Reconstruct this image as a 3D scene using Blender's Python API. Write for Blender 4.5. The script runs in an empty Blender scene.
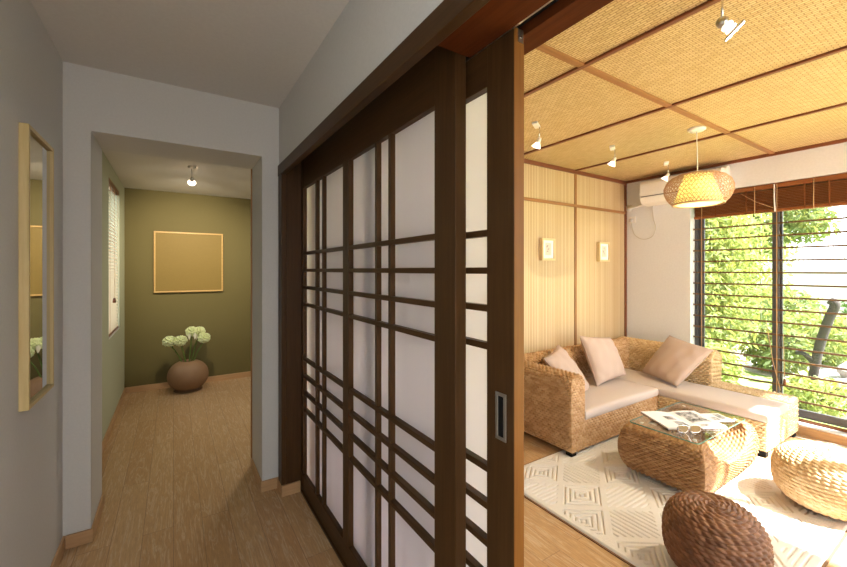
import bpy, bmesh, math, random
import numpy as np
from mathutils import Vector, Matrix

random.seed(7)
scene = bpy.context.scene
COL = scene.collection
PI = math.pi

# ------------------------------------------------------------------ materials
def new_mat(name):
    m = bpy.data.materials.new(name)
    m.use_nodes = True
    nt = m.node_tree
    nt.nodes.clear()
    return m, nt

def N(nt, typ, **kw):
    n = nt.nodes.new(typ)
    for k, v in kw.items():
        if k.startswith('i_'):
            key = k[2:]
            key = int(key) if key.isdigit() else key.replace('_', ' ')
            n.inputs[key].default_value = v
        else:
            setattr(n, k, v)
    return n

def L(nt, a, b):
    nt.links.new(a, b)

def principled(nt, col=(.8, .8, .8), rough=.5, metal=0., spec=.5):
    p = N(nt, 'ShaderNodeBsdfPrincipled')
    p.inputs['Base Color'].default_value = (*col, 1)
    p.inputs['Roughness'].default_value = rough
    p.inputs['Metallic'].default_value = metal
    p.inputs['Specular IOR Level'].default_value = spec
    o = N(nt, 'ShaderNodeOutputMaterial')
    L(nt, p.outputs[0], o.inputs[0])
    return p

def plain(name, col, rough=.5, metal=0., spec=.4, bump=0., bscale=60.):
    m, nt = new_mat(name)
    p = principled(nt, col, rough, metal, spec)
    tc = N(nt, 'ShaderNodeTexCoord')
    nz = N(nt, 'ShaderNodeTexNoise', i_Scale=bscale, i_Detail=3.)
    L(nt, tc.outputs['Object'], nz.inputs['Vector'])
    mix = N(nt, 'ShaderNodeMix', data_type='RGBA', blend_type='MULTIPLY')
    mix.inputs[0].default_value = .12
    mix.inputs[6].default_value = (*col, 1)
    L(nt, nz.outputs['Fac'], mix.inputs[7])
    L(nt, mix.outputs[2], p.inputs['Base Color'])
    if bump > 0:
        b = N(nt, 'ShaderNodeBump', i_Strength=bump, i_Distance=.004)
        L(nt, nz.outputs['Fac'], b.inputs['Height'])
        L(nt, b.outputs[0], p.inputs['Normal'])
    return m

def emit(name, col, strength):
    m, nt = new_mat(name)
    e = N(nt, 'ShaderNodeEmission', i_Strength=strength)
    e.inputs[0].default_value = (*col, 1)
    o = N(nt, 'ShaderNodeOutputMaterial')
    L(nt, e.outputs[0], o.inputs[0])
    return m

def wood(name, c1, c2, axis='z', rough=.4, scale=1., spec=.4, bump=.05):
    """straight grained wood, grain running along one object axis"""
    m, nt = new_mat(name)
    p = principled(nt, c1, rough, 0, spec)
    tc = N(nt, 'ShaderNodeTexCoord')
    mp = N(nt, 'ShaderNodeMapping')
    s = {'x': (2, 45, 45), 'y': (45, 2, 45), 'z': (45, 45, 2)}[axis]
    mp.inputs['Scale'].default_value = tuple(v * scale for v in s)
    L(nt, tc.outputs['Object'], mp.inputs[0])
    nz = N(nt, 'ShaderNodeTexNoise', i_Scale=1.6, i_Detail=6., i_Roughness=.62, i_Distortion=.4)
    L(nt, mp.outputs[0], nz.inputs['Vector'])
    r = N(nt, 'ShaderNodeValToRGB')
    r.color_ramp.elements[0].position = .3
    r.color_ramp.elements[0].color = (*c2, 1)
    r.color_ramp.elements[1].position = .7
    r.color_ramp.elements[1].color = (*c1, 1)
    L(nt, nz.outputs['Fac'], r.inputs[0])
    L(nt, r.outputs[0], p.inputs['Base Color'])
    b = N(nt, 'ShaderNodeBump', i_Strength=bump, i_Distance=.002)
    L(nt, nz.outputs['Fac'], b.inputs['Height'])
    L(nt, b.outputs[0], p.inputs['Normal'])
    return m

def weave_mat(name, cols, rough=.55):
    """rush strands: each bead of the weave (one UV cell) has its own shade"""
    m, nt = new_mat(name)
    p = principled(nt, cols[0], rough, 0, .35)
    uv = N(nt, 'ShaderNodeUVMap')
    sp = N(nt, 'ShaderNodeSeparateXYZ')
    L(nt, uv.outputs[0], sp.inputs[0])
    row = N(nt, 'ShaderNodeMath', operation='FLOOR')
    L(nt, sp.outputs[1], row.inputs[0])
    half = N(nt, 'ShaderNodeMath', operation='MULTIPLY_ADD')
    half.inputs[1].default_value = .5
    L(nt, row.outputs[0], half.inputs[0])
    L(nt, sp.outputs[0], half.inputs[2])
    add = N(nt, 'ShaderNodeMath', operation='ADD')
    add.inputs[1].default_value = .5
    L(nt, half.outputs[0], add.inputs[0])
    fl = N(nt, 'ShaderNodeMath', operation='FLOOR')
    L(nt, add.outputs[0], fl.inputs[0])
    cb = N(nt, 'ShaderNodeCombineXYZ')
    L(nt, fl.outputs[0], cb.inputs[0])
    L(nt, row.outputs[0], cb.inputs[1])
    wn = N(nt, 'ShaderNodeTexWhiteNoise', noise_dimensions='2D')
    L(nt, cb.outputs[0], wn.inputs['Vector'])
    mp = N(nt, 'ShaderNodeMapping')
    mp.inputs['Scale'].default_value = (2.5, 9, 1)
    L(nt, uv.outputs[0], mp.inputs[0])
    fib = N(nt, 'ShaderNodeTexNoise', i_Scale=1.0, i_Detail=3.)
    L(nt, mp.outputs[0], fib.inputs['Vector'])
    mx = N(nt, 'ShaderNodeMath', operation='MULTIPLY_ADD')
    mx.inputs[1].default_value = .38
    mn = N(nt, 'ShaderNodeMath', operation='MULTIPLY')
    mn.inputs[1].default_value = .55
    L(nt, wn.outputs['Value'], mx.inputs[0])
    L(nt, fib.outputs['Fac'], mn.inputs[0])
    L(nt, mn.outputs[0], mx.inputs[2])
    r = N(nt, 'ShaderNodeValToRGB')
    r.color_ramp.elements[0].position = .1
    r.color_ramp.elements[0].color = (*cols[0], 1)
    r.color_ramp.elements[1].position = .85
    r.color_ramp.elements[1].color = (*cols[2], 1)
    e = r.color_ramp.elements.new(.5)
    e.color = (*cols[1], 1)
    L(nt, mx.outputs[0], r.inputs[0])
    L(nt, r.outputs[0], p.inputs['Base Color'])
    b = N(nt, 'ShaderNodeBump', i_Strength=.25, i_Distance=.003)
    L(nt, fib.outputs['Fac'], b.inputs['Height'])
    L(nt, b.outputs[0], p.inputs['Normal'])
    return m

def brick_mat(name, c1, c2, mortar, order, width, height, msize, rough=.6, bump=.3, offset=.5, extra=None, spec=.4):
    """cells laid out in rows: order 'yx' means rows run along y and stack along x"""
    m, nt = new_mat(name)
    p = principled(nt, c1, rough, 0, spec)
    tc = N(nt, 'ShaderNodeTexCoord')
    sp = N(nt, 'ShaderNodeSeparateXYZ')
    L(nt, tc.outputs['Object'], sp.inputs[0])
    cb = N(nt, 'ShaderNodeCombineXYZ')
    L(nt, sp.outputs['xyz'.index(order[0])], cb.inputs[0])
    L(nt, sp.outputs['xyz'.index(order[1])], cb.inputs[1])
    bt = N(nt, 'ShaderNodeTexBrick', offset=offset, i_Scale=1.)
    bt.inputs['Mortar Size'].default_value = msize
    bt.inputs['Mortar Smooth'].default_value = .3
    bt.inputs['Brick Width'].default_value = width
    bt.inputs['Row Height'].default_value = height
    bt.inputs['Color1'].default_value = (*c1, 1)
    bt.inputs['Color2'].default_value = (*c2, 1)
    bt.inputs['Mortar'].default_value = (*mortar, 1)
    L(nt, cb.outputs[0], bt.inputs['Vector'])
    inv = N(nt, 'ShaderNodeMath', operation='SUBTRACT')
    inv.inputs[0].default_value = 1.
    L(nt, bt.outputs['Fac'], inv.inputs[1])
    b = N(nt, 'ShaderNodeBump', i_Strength=bump, i_Distance=.003)
    L(nt, inv.outputs[0], b.inputs['Height'])
    L(nt, b.outputs[0], p.inputs['Normal'])
    out = bt.outputs['Color']
    if extra:
        out = extra(nt, cb, bt, p, b)
    L(nt, out, p.inputs['Base Color'])
    return m

def oak_extra(nt, cb, bt, p, b):
    # limed oak: stretched rings with pale pores, tinted plank by plank
    mp = N(nt, 'ShaderNodeMapping')
    mp.inputs['Scale'].default_value = (1.6, 16, 1)
    L(nt, cb.outputs[0], mp.inputs[0])
    add = N(nt, 'ShaderNodeVectorMath', operation='ADD')
    L(nt, mp.outputs[0], add.inputs[0])
    sc = N(nt, 'ShaderNodeVectorMath', operation='SCALE')
    sc.inputs['Scale'].default_value = 40
    L(nt, bt.outputs['Color'], sc.inputs[0])
    L(nt, sc.outputs[0], add.inputs[1])
    nz = N(nt, 'ShaderNodeTexNoise', i_Scale=1.3, i_Detail=5., i_Roughness=.6, i_Distortion=.8)
    L(nt, add.outputs[0], nz.inputs['Vector'])
    wv = N(nt, 'ShaderNodeMath', operation='MULTIPLY')
    wv.inputs[1].default_value = 34.
    L(nt, nz.outputs['Fac'], wv.inputs[0])
    sn = N(nt, 'ShaderNodeMath', operation='SINE')
    L(nt, wv.outputs[0], sn.inputs[0])
    r = N(nt, 'ShaderNodeMapRange')
    r.inputs[1].default_value = .45
    r.inputs[2].default_value = 1.
    r.inputs[4].default_value = .45
    L(nt, sn.outputs[0], r.inputs[0])
    pn = N(nt, 'ShaderNodeTexNoise', i_Scale=9., i_Detail=4., i_Roughness=.7)
    L(nt, add.outputs[0], pn.inputs['Vector'])
    mul = N(nt, 'ShaderNodeMath', operation='MULTIPLY')
    L(nt, r.outputs[0], mul.inputs[0])
    L(nt, pn.outputs['Fac'], mul.inputs[1])
    tone = N(nt, 'ShaderNodeMix', data_type='RGBA', blend_type='MULTIPLY')
    tone.inputs[0].default_value = .62
    L(nt, bt.outputs['Color'], tone.inputs[6])
    L(nt, pn.outputs['Fac'], tone.inputs[7])
    mix = N(nt, 'ShaderNodeMix', data_type='RGBA')
    L(nt, mul.outputs[0], mix.inputs[0])
    L(nt, tone.outputs[2], mix.inputs[6])
    mix.inputs[7].default_value = (.78, .70, .56, 1)
    return mix.outputs[2]

def glass_mat(name, tint=(1, 1, 1), refl=.06):
    m, nt = new_mat(name)
    t = N(nt, 'ShaderNodeBsdfTransparent')
    t.inputs[0].default_value = (*tint, 1)
    g = N(nt, 'ShaderNodeBsdfGlossy', i_Roughness=.01)
    lw = N(nt, 'ShaderNodeLayerWeight', i_Blend=.5)
    pw = N(nt, 'ShaderNodeMath', operation='POWER')
    pw.inputs[1].default_value = 4.5
    L(nt, lw.outputs['Facing'], pw.inputs[0])
    mu = N(nt, 'ShaderNodeMath', operation='MULTIPLY_ADD')
    mu.inputs[1].default_value = .9
    mu.inputs[2].default_value = refl
    L(nt, pw.outputs[0], mu.inputs[0])
    mx = N(nt, 'ShaderNodeMixShader')
    L(nt, mu.outputs[0], mx.inputs[0])
    L(nt, t.outputs[0], mx.inputs[1])
    L(nt, g.outputs[0], mx.inputs[2])
    o = N(nt, 'ShaderNodeOutputMaterial')
    L(nt, mx.outputs[0], o.inputs[0])
    return m

def translucent(name, col, tcol, fac=.5, strength=0.):
    m, nt = new_mat(name)
    d = N(nt, 'ShaderNodeBsdfDiffuse')
    d.inputs[0].default_value = (*col, 1)
    t = N(nt, 'ShaderNodeBsdfTranslucent')
    t.inputs[0].default_value = (*tcol, 1)
    mx = N(nt, 'ShaderNodeMixShader')
    mx.inputs[0].default_value = fac
    L(nt, d.outputs[0], mx.inputs[1])
    L(nt, t.outputs[0], mx.inputs[2])
    out = mx.outputs[0]
    if strength:
        e = N(nt, 'ShaderNodeEmission', i_Strength=strength)
        e.inputs[0].default_value = (*tcol, 1)
        a = N(nt, 'ShaderNodeAddShader')
        L(nt, out, a.inputs[0])
        L(nt, e.outputs[0], a.inputs[1])
        out = a.outputs[0]
    o = N(nt, 'ShaderNodeOutputMaterial')
    L(nt, out, o.inputs[0])
    return m

M = {}
M['paint'] = plain('white_wall_paint', (.66, .66, .645), .75, bump=.03, bscale=90)
M['ceiling'] = plain('white_ceiling_paint', (.70, .69, .67), .8, bump=.02)
M['paint_lounge'] = plain('lounge_wall_paint', (.745, .76, .79), .75, bump=.02)
M['paint_green'] = plain('pale_green_paint', (.46, .49, .35), .75, bump=.02)
M['olive'] = plain('olive_wall_paint', (.135, .112, .036), .7, bump=.03, bscale=120)
M['floor'] = brick_mat('limed_oak_planks', (.66, .40, .19), (.72, .465, .235), (.36, .21, .10), 'yx', 1.35, .145, .0016,
                       rough=.34, bump=.08, extra=oak_extra, spec=.35)
M['dark_wood'] = wood('dark_stained_wood', (.072, .034, .011), (.046, .021, .006), 'z', .42, spec=.22)
M['dark_wood_y'] = wood('dark_stained_wood_level', (.072, .034, .011), (.046, .021, .006), 'y', .42, spec=.22)
M['soffit_wood'] = wood('red_brown_wood', (.12, .032, .008), (.08, .02, .005), 'y', .6, spec=.08)
M['lit_edge_wood'] = wood('warm_lit_door_edge', (.26, .105, .02), (.20, .075, .013), 'z', .45, spec=.25)  # amber tone stands in for warm light on the dark door wood
M['batten'] = wood('red_brown_batten', (.22, .075, .03), (.15, .045, .018), 'y', .45)
M['batten_light'] = wood('mid_brown_batten', (.36, .17, .06), (.27, .12, .04), 'x', .45)
M['batten_z'] = wood('bamboo_edge_batten', (.34, .17, .06), (.26, .12, .04), 'z', .45)
M['oak_trim'] = wood('oak_baseboard', (.52, .33, .17), (.42, .25, .12), 'y', .45)
M['oak_trim_x'] = wood('oak_baseboard_cross', (.52, .33, .17), (.42, .25, .12), 'x', .45)
M['pale_wood'] = wood('pale_ash', (.66, .53, .27), (.54, .41, .18), 'z', .5)
M['pale_wood2'] = wood('pale_maple', (.74, .58, .33), (.66, .5, .26), 'z', .5)
M['gold_frame'] = wood('honey_wood', (.55, .36, .13), (.45, .28, .09), 'x', .4)
M['mat_ceiling'] = brick_mat('woven_bamboo_ceiling', (.70, .54, .295), (.58, .42, .205), (.36, .225, .09), 'yx', .042, .017, .0024,
                             rough=.55, bump=.8)
M['mat_wall'] = brick_mat('woven_bamboo_wall', (.62, .49, .30), (.53, .385, .21), (.33, .20, .085), 'zx', 40., .024, .0036,
                          rough=.55, bump=.6, offset=0.)
M['paper'] = translucent('shoji_paper', (.86, .85, .90), (.92, .91, .95), .76)
M['black'] = plain('black_plastic', (.008, .008, .008), .6, 0, .1)
M['black_gap'] = plain('black_channel', (.01, .009, .008), .8)
M['steel'] = plain('brushed_steel', (.55, .54, .50), .32, 1.)
M['chrome'] = plain('satin_chrome', (.75, .74, .72), .2, 1.)
M['dark_alu'] = plain('dark_grey_aluminium', (.10, .10, .105), .45, .3)
M['mirror'] = plain('mirror_glass', (.80, .81, .82), .01, 1.)
M['white_plastic'] = plain('white_plastic', (.82, .80, .76), .35)
M['grey_line'] = plain('grey_slot', (.16, .15, .14), .5)
M['white_paint'] = plain('white_trim_paint', (.85, .84, .82), .5)
M['cord_tan'] = plain('tan_cord', (.52, .34, .18), .8)
M['cord_grey'] = plain('grey_cable', (.55, .53, .49), .6)
M['blind_wood'] = wood('blind_wood', (.20, .068, .020), (.13, .040, .011), 'y', .4)
M['blind_wood2'] = wood('blind_wood_rail', (.27, .095, .028), (.19, .06, .017), 'y', .4)
M['bar_brown'] = plain('brown_bar_paint', (.15, .085, .04), .5)
M['blind_pale'] = translucent('pale_blind_slat', (.82, .76, .64), (.80, .74, .60), .4)
M['glass'] = glass_mat('window_glass', (1, 1, 1), .03)
M['table_glass'] = glass_mat('clear_table_glass', (.97, .99, .98), .05)
M['glass_edge'] = plain('green_glass_edge', (.10, .25, .20), .1, 0, .8)
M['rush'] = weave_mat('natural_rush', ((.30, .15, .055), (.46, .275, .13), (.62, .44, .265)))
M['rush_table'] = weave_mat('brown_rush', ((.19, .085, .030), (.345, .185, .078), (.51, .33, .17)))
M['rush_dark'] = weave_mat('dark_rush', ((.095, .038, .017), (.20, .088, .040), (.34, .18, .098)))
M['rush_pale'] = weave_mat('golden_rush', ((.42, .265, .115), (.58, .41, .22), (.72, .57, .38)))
M['cushion'] = plain('beige_cotton', (.53, .445, .395), .9, bump=.15, bscale=300)
M['pillow'] = plain('taupe_velour', (.46, .345, .285), .85, bump=.15, bscale=250)
M['rug'] = plain('ivory_wool', (.74, .71, .665), .95, bump=.3, bscale=400)
M['rug_edge'] = plain('brown_rug_binding', (.22, .12, .06), .9)
M['clay'] = plain('brown_clay', (.25, .145, .075), .6, bump=.2, bscale=80)
M['stem'] = plain('flower_stem_green', (.12, .20, .04), .6)
M['petal'] = translucent('pale_green_petal', (.80, .84, .55), (.75, .82, .45), .25)
M['petal_white'] = translucent('cream_petal', (.86, .84, .72), (.8, .8, .6), .25)
M['art_gold'] = plain('flat_gold_canvas', (.22, .150, .032), .6)
M['page'] = plain('white_page', (.86, .86, .87), .5)
M['cover'] = plain('dark_magazine_cover', (.10, .05, .03), .4)
M['lens'] = plain('brown_lens', (.30, .21, .10), .12, 0, .6)
M['shade_outer'] = plain('tan_bamboo_strip', (.50, .30, .18), .55)
M['shade_strip'] = plain('pale_bamboo_strip', (.62, .47, .20), .55)
M['shade_inner'] = translucent('cream_shade_fabric', (.90, .87, .58), (.94, .90, .55), .6)
M['shade_bottom'] = translucent('frosted_diffuser', (.95, .90, .72), (1., .93, .70), .7)
M['bulb'] = emit('warm_bulb', (1., .90, .66), 8.)
M['halogen'] = emit('halogen_lens', (1., .90, .74), 30.)
M['halogen_glass'] = translucent('frosted_spot_glass', (.95, .88, .8), (1, .9, .8), .6, .8)
def leaf_mat(name, c):
    return translucent(name, c, (c[0] * 1.5, c[1] * 1.25, c[2] * .6), .45)
M['leaf_a'] = leaf_mat('bright_leaf', (.27, .34, .15))
M['leaf_b'] = leaf_mat('mid_leaf', (.18, .24, .11))
M['leaf_c'] = leaf_mat('dark_leaf', (.08, .15, .05))
M['lawn'] = plain('sunny_lawn', (.24, .34, .09), .9, bump=.4, bscale=40)
M['path'] = plain('pale_gravel', (.42, .40, .36), .9, bump=.4, bscale=50)
M['bark'] = plain('grey_bark', (.055, .047, .042), .9, bump=.5, bscale=30)
M['rock'] = plain('grey_rock', (.24, .24, .25), .85, bump=.5, bscale=14)
M['cane'] = plain('bamboo_cane', (.36, .40, .26), .6)
M['plaster'] = plain('pale_plaster', (.7, .68, .64), .9)

def photo_mat(name, seed):
    m, nt = new_mat(name)
    p = principled(nt, (.3, .3, .3), .45)
    tc = N(nt, 'ShaderNodeTexCoord')
    mp = N(nt, 'ShaderNodeMapping')
    mp.inputs['Location'].default_value = (seed, seed * 1.7, 0)
    L(nt, tc.outputs['Object'], mp.inputs[0])
    nz = N(nt, 'ShaderNodeTexNoise', i_Scale=26., i_Detail=5., i_Roughness=.65, i_Distortion=.6)
    L(nt, mp.outputs[0], nz.inputs['Vector'])
    r = N(nt, 'ShaderNodeValToRGB')
    r.color_ramp.elements[0].position = .38
    r.color_ramp.elements[0].color = (.03, .03, .035, 1)
    r.color_ramp.elements[1].position = .66
    r.color_ramp.elements[1].color = (.75, .75, .78, 1)
    L(nt, nz.outputs['Fac'], r.inputs[0])
    L(nt, r.outputs[0], p.inputs['Base Color'])
    return m
M['photo_a'] = photo_mat('grey_photo_print', 1.3)
M['photo_b'] = photo_mat('grey_photo_print_two', 4.1)
M['sketch'] = plain('faint_sketch_paper', (.72, .62, .52), .7, bump=.1, bscale=200)
M['mount'] = plain('white_mount', (.88, .86, .82), .7)

# ------------------------------------------------------------------ geometry helpers
BASE = {}
class MB:
    """collects simple shapes, then links them as ONE mesh object"""
    def __init__(s):
        s.v = []; s.f = []; s.mi = []; s.sm = []; s.uv = {}
    def add(s, verts, faces, mat=0, smooth=False):
        o = len(s.v)
        s.v += [tuple(v) for v in verts]
        for f in faces:
            s.f.append(tuple(i + o for i in f)); s.mi.append(mat); s.sm.append(smooth)
        return s
    def box(s, x0, x1, y0, y1, z0, z1, mat=0, R=None, c=None):
        vs = [Vector((x, y, z)) for x in (x0, x1) for y in (y0, y1) for z in (z0, z1)]
        if R is not None:
            c = Vector(c) if c is not None else Vector(((x0+x1)/2, (y0+y1)/2, (z0+z1)/2))
            vs = [R @ (v - c) + c for v in vs]
        return s.add(vs, [(0, 1, 3, 2), (4, 6, 7, 5), (0, 4, 5, 1), (2, 3, 7, 6), (0, 2, 6, 4), (1, 5, 7, 3)], mat)
    def tube(s, pts, r, n=8, mat=0, cap=True, smooth=True):
        pts = [Vector(p) for p in pts]
        rs = r if isinstance(r, (list, tuple)) else [r] * len(pts)
        vs = []; prev = None
        for i, p in enumerate(pts):
            t = (pts[min(i+1, len(pts)-1)] - pts[max(i-1, 0)]).normalized()
            if prev is None:
                a = t.cross(Vector((0, 0, 1)))
                if a.length < 1e-3: a = t.cross(Vector((1, 0, 0)))
            else:
                a = prev - t * prev.dot(t)
            a.normalize(); prev = a
            b = t.cross(a)
            for k in range(n):
                q = 2*PI*k/n
                vs.append(p + (a*math.cos(q) + b*math.sin(q)) * rs[i])
        fs = [(i*n+k, i*n+(k+1) % n, (i+1)*n+(k+1) % n, (i+1)*n+k) for i in range(len(pts)-1) for k in range(n)]
        s.add(vs, fs, mat, smooth)
        if cap:
            o = len(s.v) - len(vs)
            s.f.append(tuple(o+k for k in reversed(range(n)))); s.mi.append(mat); s.sm.append(False)
            e = o + (len(pts)-1)*n
            s.f.append(tuple(e+k for k in range(n))); s.mi.append(mat); s.sm.append(False)
        return s
    def lathe(s, prof, c=(0, 0, 0), n=32, mat=0, axis=None, smooth=True):
        """profile of (radius, height), revolved about z (or axis) through c"""
        Q = Matrix.Identity(3) if axis is None else Vector((0, 0, 1)).rotation_difference(Vector(axis)).to_matrix()
        c = Vector(c)
        vs = [c + Q @ Vector((r*math.cos(2*PI*k/n), r*math.sin(2*PI*k/n), z)) for r, z in prof for k in range(n)]
        fs = [(i*n+k, i*n+(k+1) % n, (i+1)*n+(k+1) % n, (i+1)*n+k) for i in range(len(prof)-1) for k in range(n)]
        return s.add(vs, fs, mat, smooth)
    def sphere(s, c, r, n=12, m=8, mat=0):
        r = r if isinstance(r, (tuple, list)) else (r, r, r)
        vs = []; fs = []
        for i in range(m+1):
            a = PI*i/m
            for k in range(n):
                b = 2*PI*k/n
                vs.append((c[0]+r[0]*math.sin(a)*math.cos(b), c[1]+r[1]*math.sin(a)*math.sin(b), c[2]+r[2]*math.cos(a)))
        for i in range(m):
            for k in range(n):
                fs.append((i*n+k, (i+1)*n+k, (i+1)*n+(k+1) % n, i*n+(k+1) % n))
        return s.add(vs, fs, mat, True)
    def prism(s, poly, axis, a0, a1, mat=0, smooth=False):
        """closed outline extruded along an axis: poly in the two other axes (in xyz order)"""
        def P(p, a):
            return {'x': (a, p[0], p[1]), 'y': (p[0], a, p[1]), 'z': (p[0], p[1], a)}[axis]
        n = len(poly)
        vs = [P(p, a0) for p in poly] + [P(p, a1) for p in poly]
        fs = [(k, (k+1) % n, n+(k+1) % n, n+k) for k in range(n)]
        s.add(vs, fs, mat, smooth)
        return s.add(vs, [tuple(reversed(range(n))), tuple(range(n, 2*n))], mat, False)
    def arr(s, V, F, UV=None, mat=0, smooth=True):
        o = len(s.v)
        s.v += [tuple(v) for v in V.tolist()]
        if UV is not None:
            uvl = UV.tolist()
            for i, t in enumerate(uvl): s.uv[o+i] = t
        for f in F.tolist():
            s.f.append(tuple(i + o for i in f)); s.mi.append(mat); s.sm.append(smooth)
        return s
    def build(s, name, mats, parent=None, bevel=0., base=(0, 0, 0), fixn=True):
        mats = mats if isinstance(mats, (list, tuple)) else [mats]
        if parent is not None: base = BASE[parent.name]
        me = bpy.data.meshes.new(name)
        me.from_pydata([(v[0]-base[0], v[1]-base[1], v[2]-base[2]) for v in s.v], [], s.f)
        for m in mats: me.materials.append(M[m])
        me.polygons.foreach_set('material_index', s.mi)
        me.polygons.foreach_set('use_smooth', s.sm)
        if s.uv:
            uvl = me.uv_layers.new(name='UVMap')
            li = np.zeros(len(me.loops), dtype=np.int32)
            me.loops.foreach_get('vertex_index', li)
            tab = np.zeros((len(s.v), 2), dtype=np.float32)
            for i, t in s.uv.items(): tab[i] = t
            uvl.data.foreach_set('uv', tab[li].ravel())
        elif fixn:
            bm = bmesh.new(); bm.from_mesh(me)
            bmesh.ops.recalc_face_normals(bm, faces=bm.faces)
            bm.to_mesh(me); bm.free()
        me.update()
        o = bpy.data.objects.new(name, me)
        COL.objects.link(o)
        BASE[o.name] = tuple(base)
        if parent is not None:
            o.parent = parent
        else:
            o.location = base
        if bevel:
            b = o.modifiers.new('bevel', 'BEVEL'); b.width = bevel; b.segments = 2; b.limit_method = 'ANGLE'
            b.harden_normals = False
        return o

def tag(o, label=None, cat=None, group=None, kind=None):
    if label: o['label'] = label
    if cat: o['category'] = cat
    if group: o['group'] = group
    if kind: o['kind'] = kind
    return o

def thing(name, base, label, cat, group=None, kind=None):
    o = bpy.data.objects.new(name, None)
    o.empty_display_size = .05
    COL.objects.link(o)
    o.location = base
    BASE[o.name] = tuple(base)
    return tag(o, label, cat, group, kind)

def struct(name, mb, mat, label, cat, bevel=0., base=(0, 0, 0)):
    return tag(mb.build(name, mat, None, bevel, base), label, cat, None, 'structure')

def kids(o):
    return [c for c in bpy.data.objects if c.parent is o]

def copy_tree(o, parent=None):
    c = o.copy()
    COL.objects.link(c)
    c.parent = parent
    for ch in kids(o): copy_tree(ch, c)
    return c

# ------------------------------------------------------------------ woven surfaces
def fade(n, k, lo=True, hi=True):
    w = np.ones(n)
    for i in range(k):
        if lo: w[i] *= i / k
        if hi: w[n-1-i] *= i / k
    return w

def weave_patch(mb, Pf, lu, lv, period=.034, row=.016, amp=.006, fu=True, fv=True, mat=0, flip=False, pu=8, pv=4, u0=0., v0=0.):
    """Pf(U,V) with U,V arrays in 0..1 gives points (...,3). Over-under strands are raised along the normals."""
    nr = max(1, round(lv / row)); nb = max(1, round(lu / period))
    nu, nv = nb * pu + 1, nr * pv + 1
    u = np.linspace(0, 1, nu); v = np.linspace(0, 1, nv)
    U, V = np.meshgrid(u, v, indexing='ij')
    P = Pf(U, V)
    du = np.gradient(P, axis=0); dv = np.gradient(P, axis=1)
    n = np.cross(du, dv)
    n /= np.maximum(np.linalg.norm(n, axis=2, keepdims=True), 1e-9)
    if flip: n = -n
    R = np.minimum(np.floor(V * nr + 1e-6), nr - 1)
    f = np.clip(V * nr - R, 0, 1)
    prof = np.sqrt(np.maximum(0, 1 - (2*f - 1)**2))
    over = .5 + .5 * np.cos(2*PI*(U*nb + .5*R) + .35*(f - .5))
    h = prof**.8 * (.06 + .94 * over**.7)
    w = np.outer(fade(nu, 3, fu, fu), fade(nv, 2, fv, fv))
    P = P + n * (amp * h * w)[..., None]
    idx = np.arange(nu*nv).reshape(nu, nv)
    F = np.stack([idx[:-1, :-1], idx[1:, :-1], idx[1:, 1:], idx[:-1, 1:]], -1).reshape(-1, 4)
    if flip: F = F[:, ::-1]
    # rows meet at a vertex line: keep each face's shade by nudging v toward its row
    UV = np.stack([U*nb + u0, np.clip(V*nr, R + .001, R + .999) + v0], -1).reshape(-1, 2)
    mb.arr(P.reshape(-1, 3), F, UV, mat)

def stack(*c):
    return np.stack(np.broadcast_arrays(*c), -1)

def woven_lathe(mb, prof, c, period=.034, row=.019, amp=.008, nth=440, pv=6):
    """surface of revolution coiled from twisted rush rope; prof is a dense list of (r,z)"""
    prof = np.array(prof, float)
    seg = np.linalg.norm(np.diff(prof, axis=0), axis=1)
    s = np.concatenate([[0], np.cumsum(seg)])
    nr = round(s[-1] / row)
    nv = nr * pv + 1
    ss = np.linspace(0, s[-1], nv)
    r = np.interp(ss, s, prof[:, 0]); z = np.interp(ss, s, prof[:, 1])
    tr = np.gradient(r, ss); tz = np.gradient(z, ss)
    ln = np.hypot(tr, tz); nrm_r, nrm_z = tz/ln, -tr/ln
    th = np.linspace(0, 2*PI, nth, endpoint=False)
    vv = ss / s[-1] * nr
    R = np.minimum(np.floor(vv + 1e-6), nr-1)
    f = np.clip(vv - R, 0, 1)
    rc = np.interp((R + .5) / nr * s[-1], s, prof[:, 0])
    NB = np.maximum(3, np.round(2*PI*rc / period))
    prof_h = np.sqrt(np.maximum(0, 1 - (2*f - 1)**2))
    T = th[:, None]
    phase = T*NB[None]/(2*PI) + .5*R[None] + .55*(f[None] - .5)
    over = .5 + .5*np.cos(2*PI*phase)
    h = amp * prof_h[None]**.8 * (.22 + .78*over**.7)
    rr = r[None] + nrm_r[None]*h; zz = z[None] + nrm_z[None]*h
    P = stack(c[0] + rr*np.cos(T), c[1] + rr*np.sin(T), c[2] + zz)
    UV = stack(T*NB[None]/(2*PI) + 0*P[..., 0], np.clip(vv, R+.001, R+.999)[None]).reshape(-1, 2)
    idx = np.arange(nth*nv).reshape(nth, nv)
    nx = np.roll(idx, -1, axis=0)
    F = np.stack([idx[:, :-1], nx[:, :-1], nx[:, 1:], idx[:, 1:]], -1).reshape(-1, 4)
    mb.arr(P.reshape(-1, 3), F, UV)

# ================================================================== ROOM SHELL
WX = 4.82      # window wall face
BY = 2.75      # bamboo wall face
CH = 2.62      # ceiling height
NY = -.13      # near wall of the lounge

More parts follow.
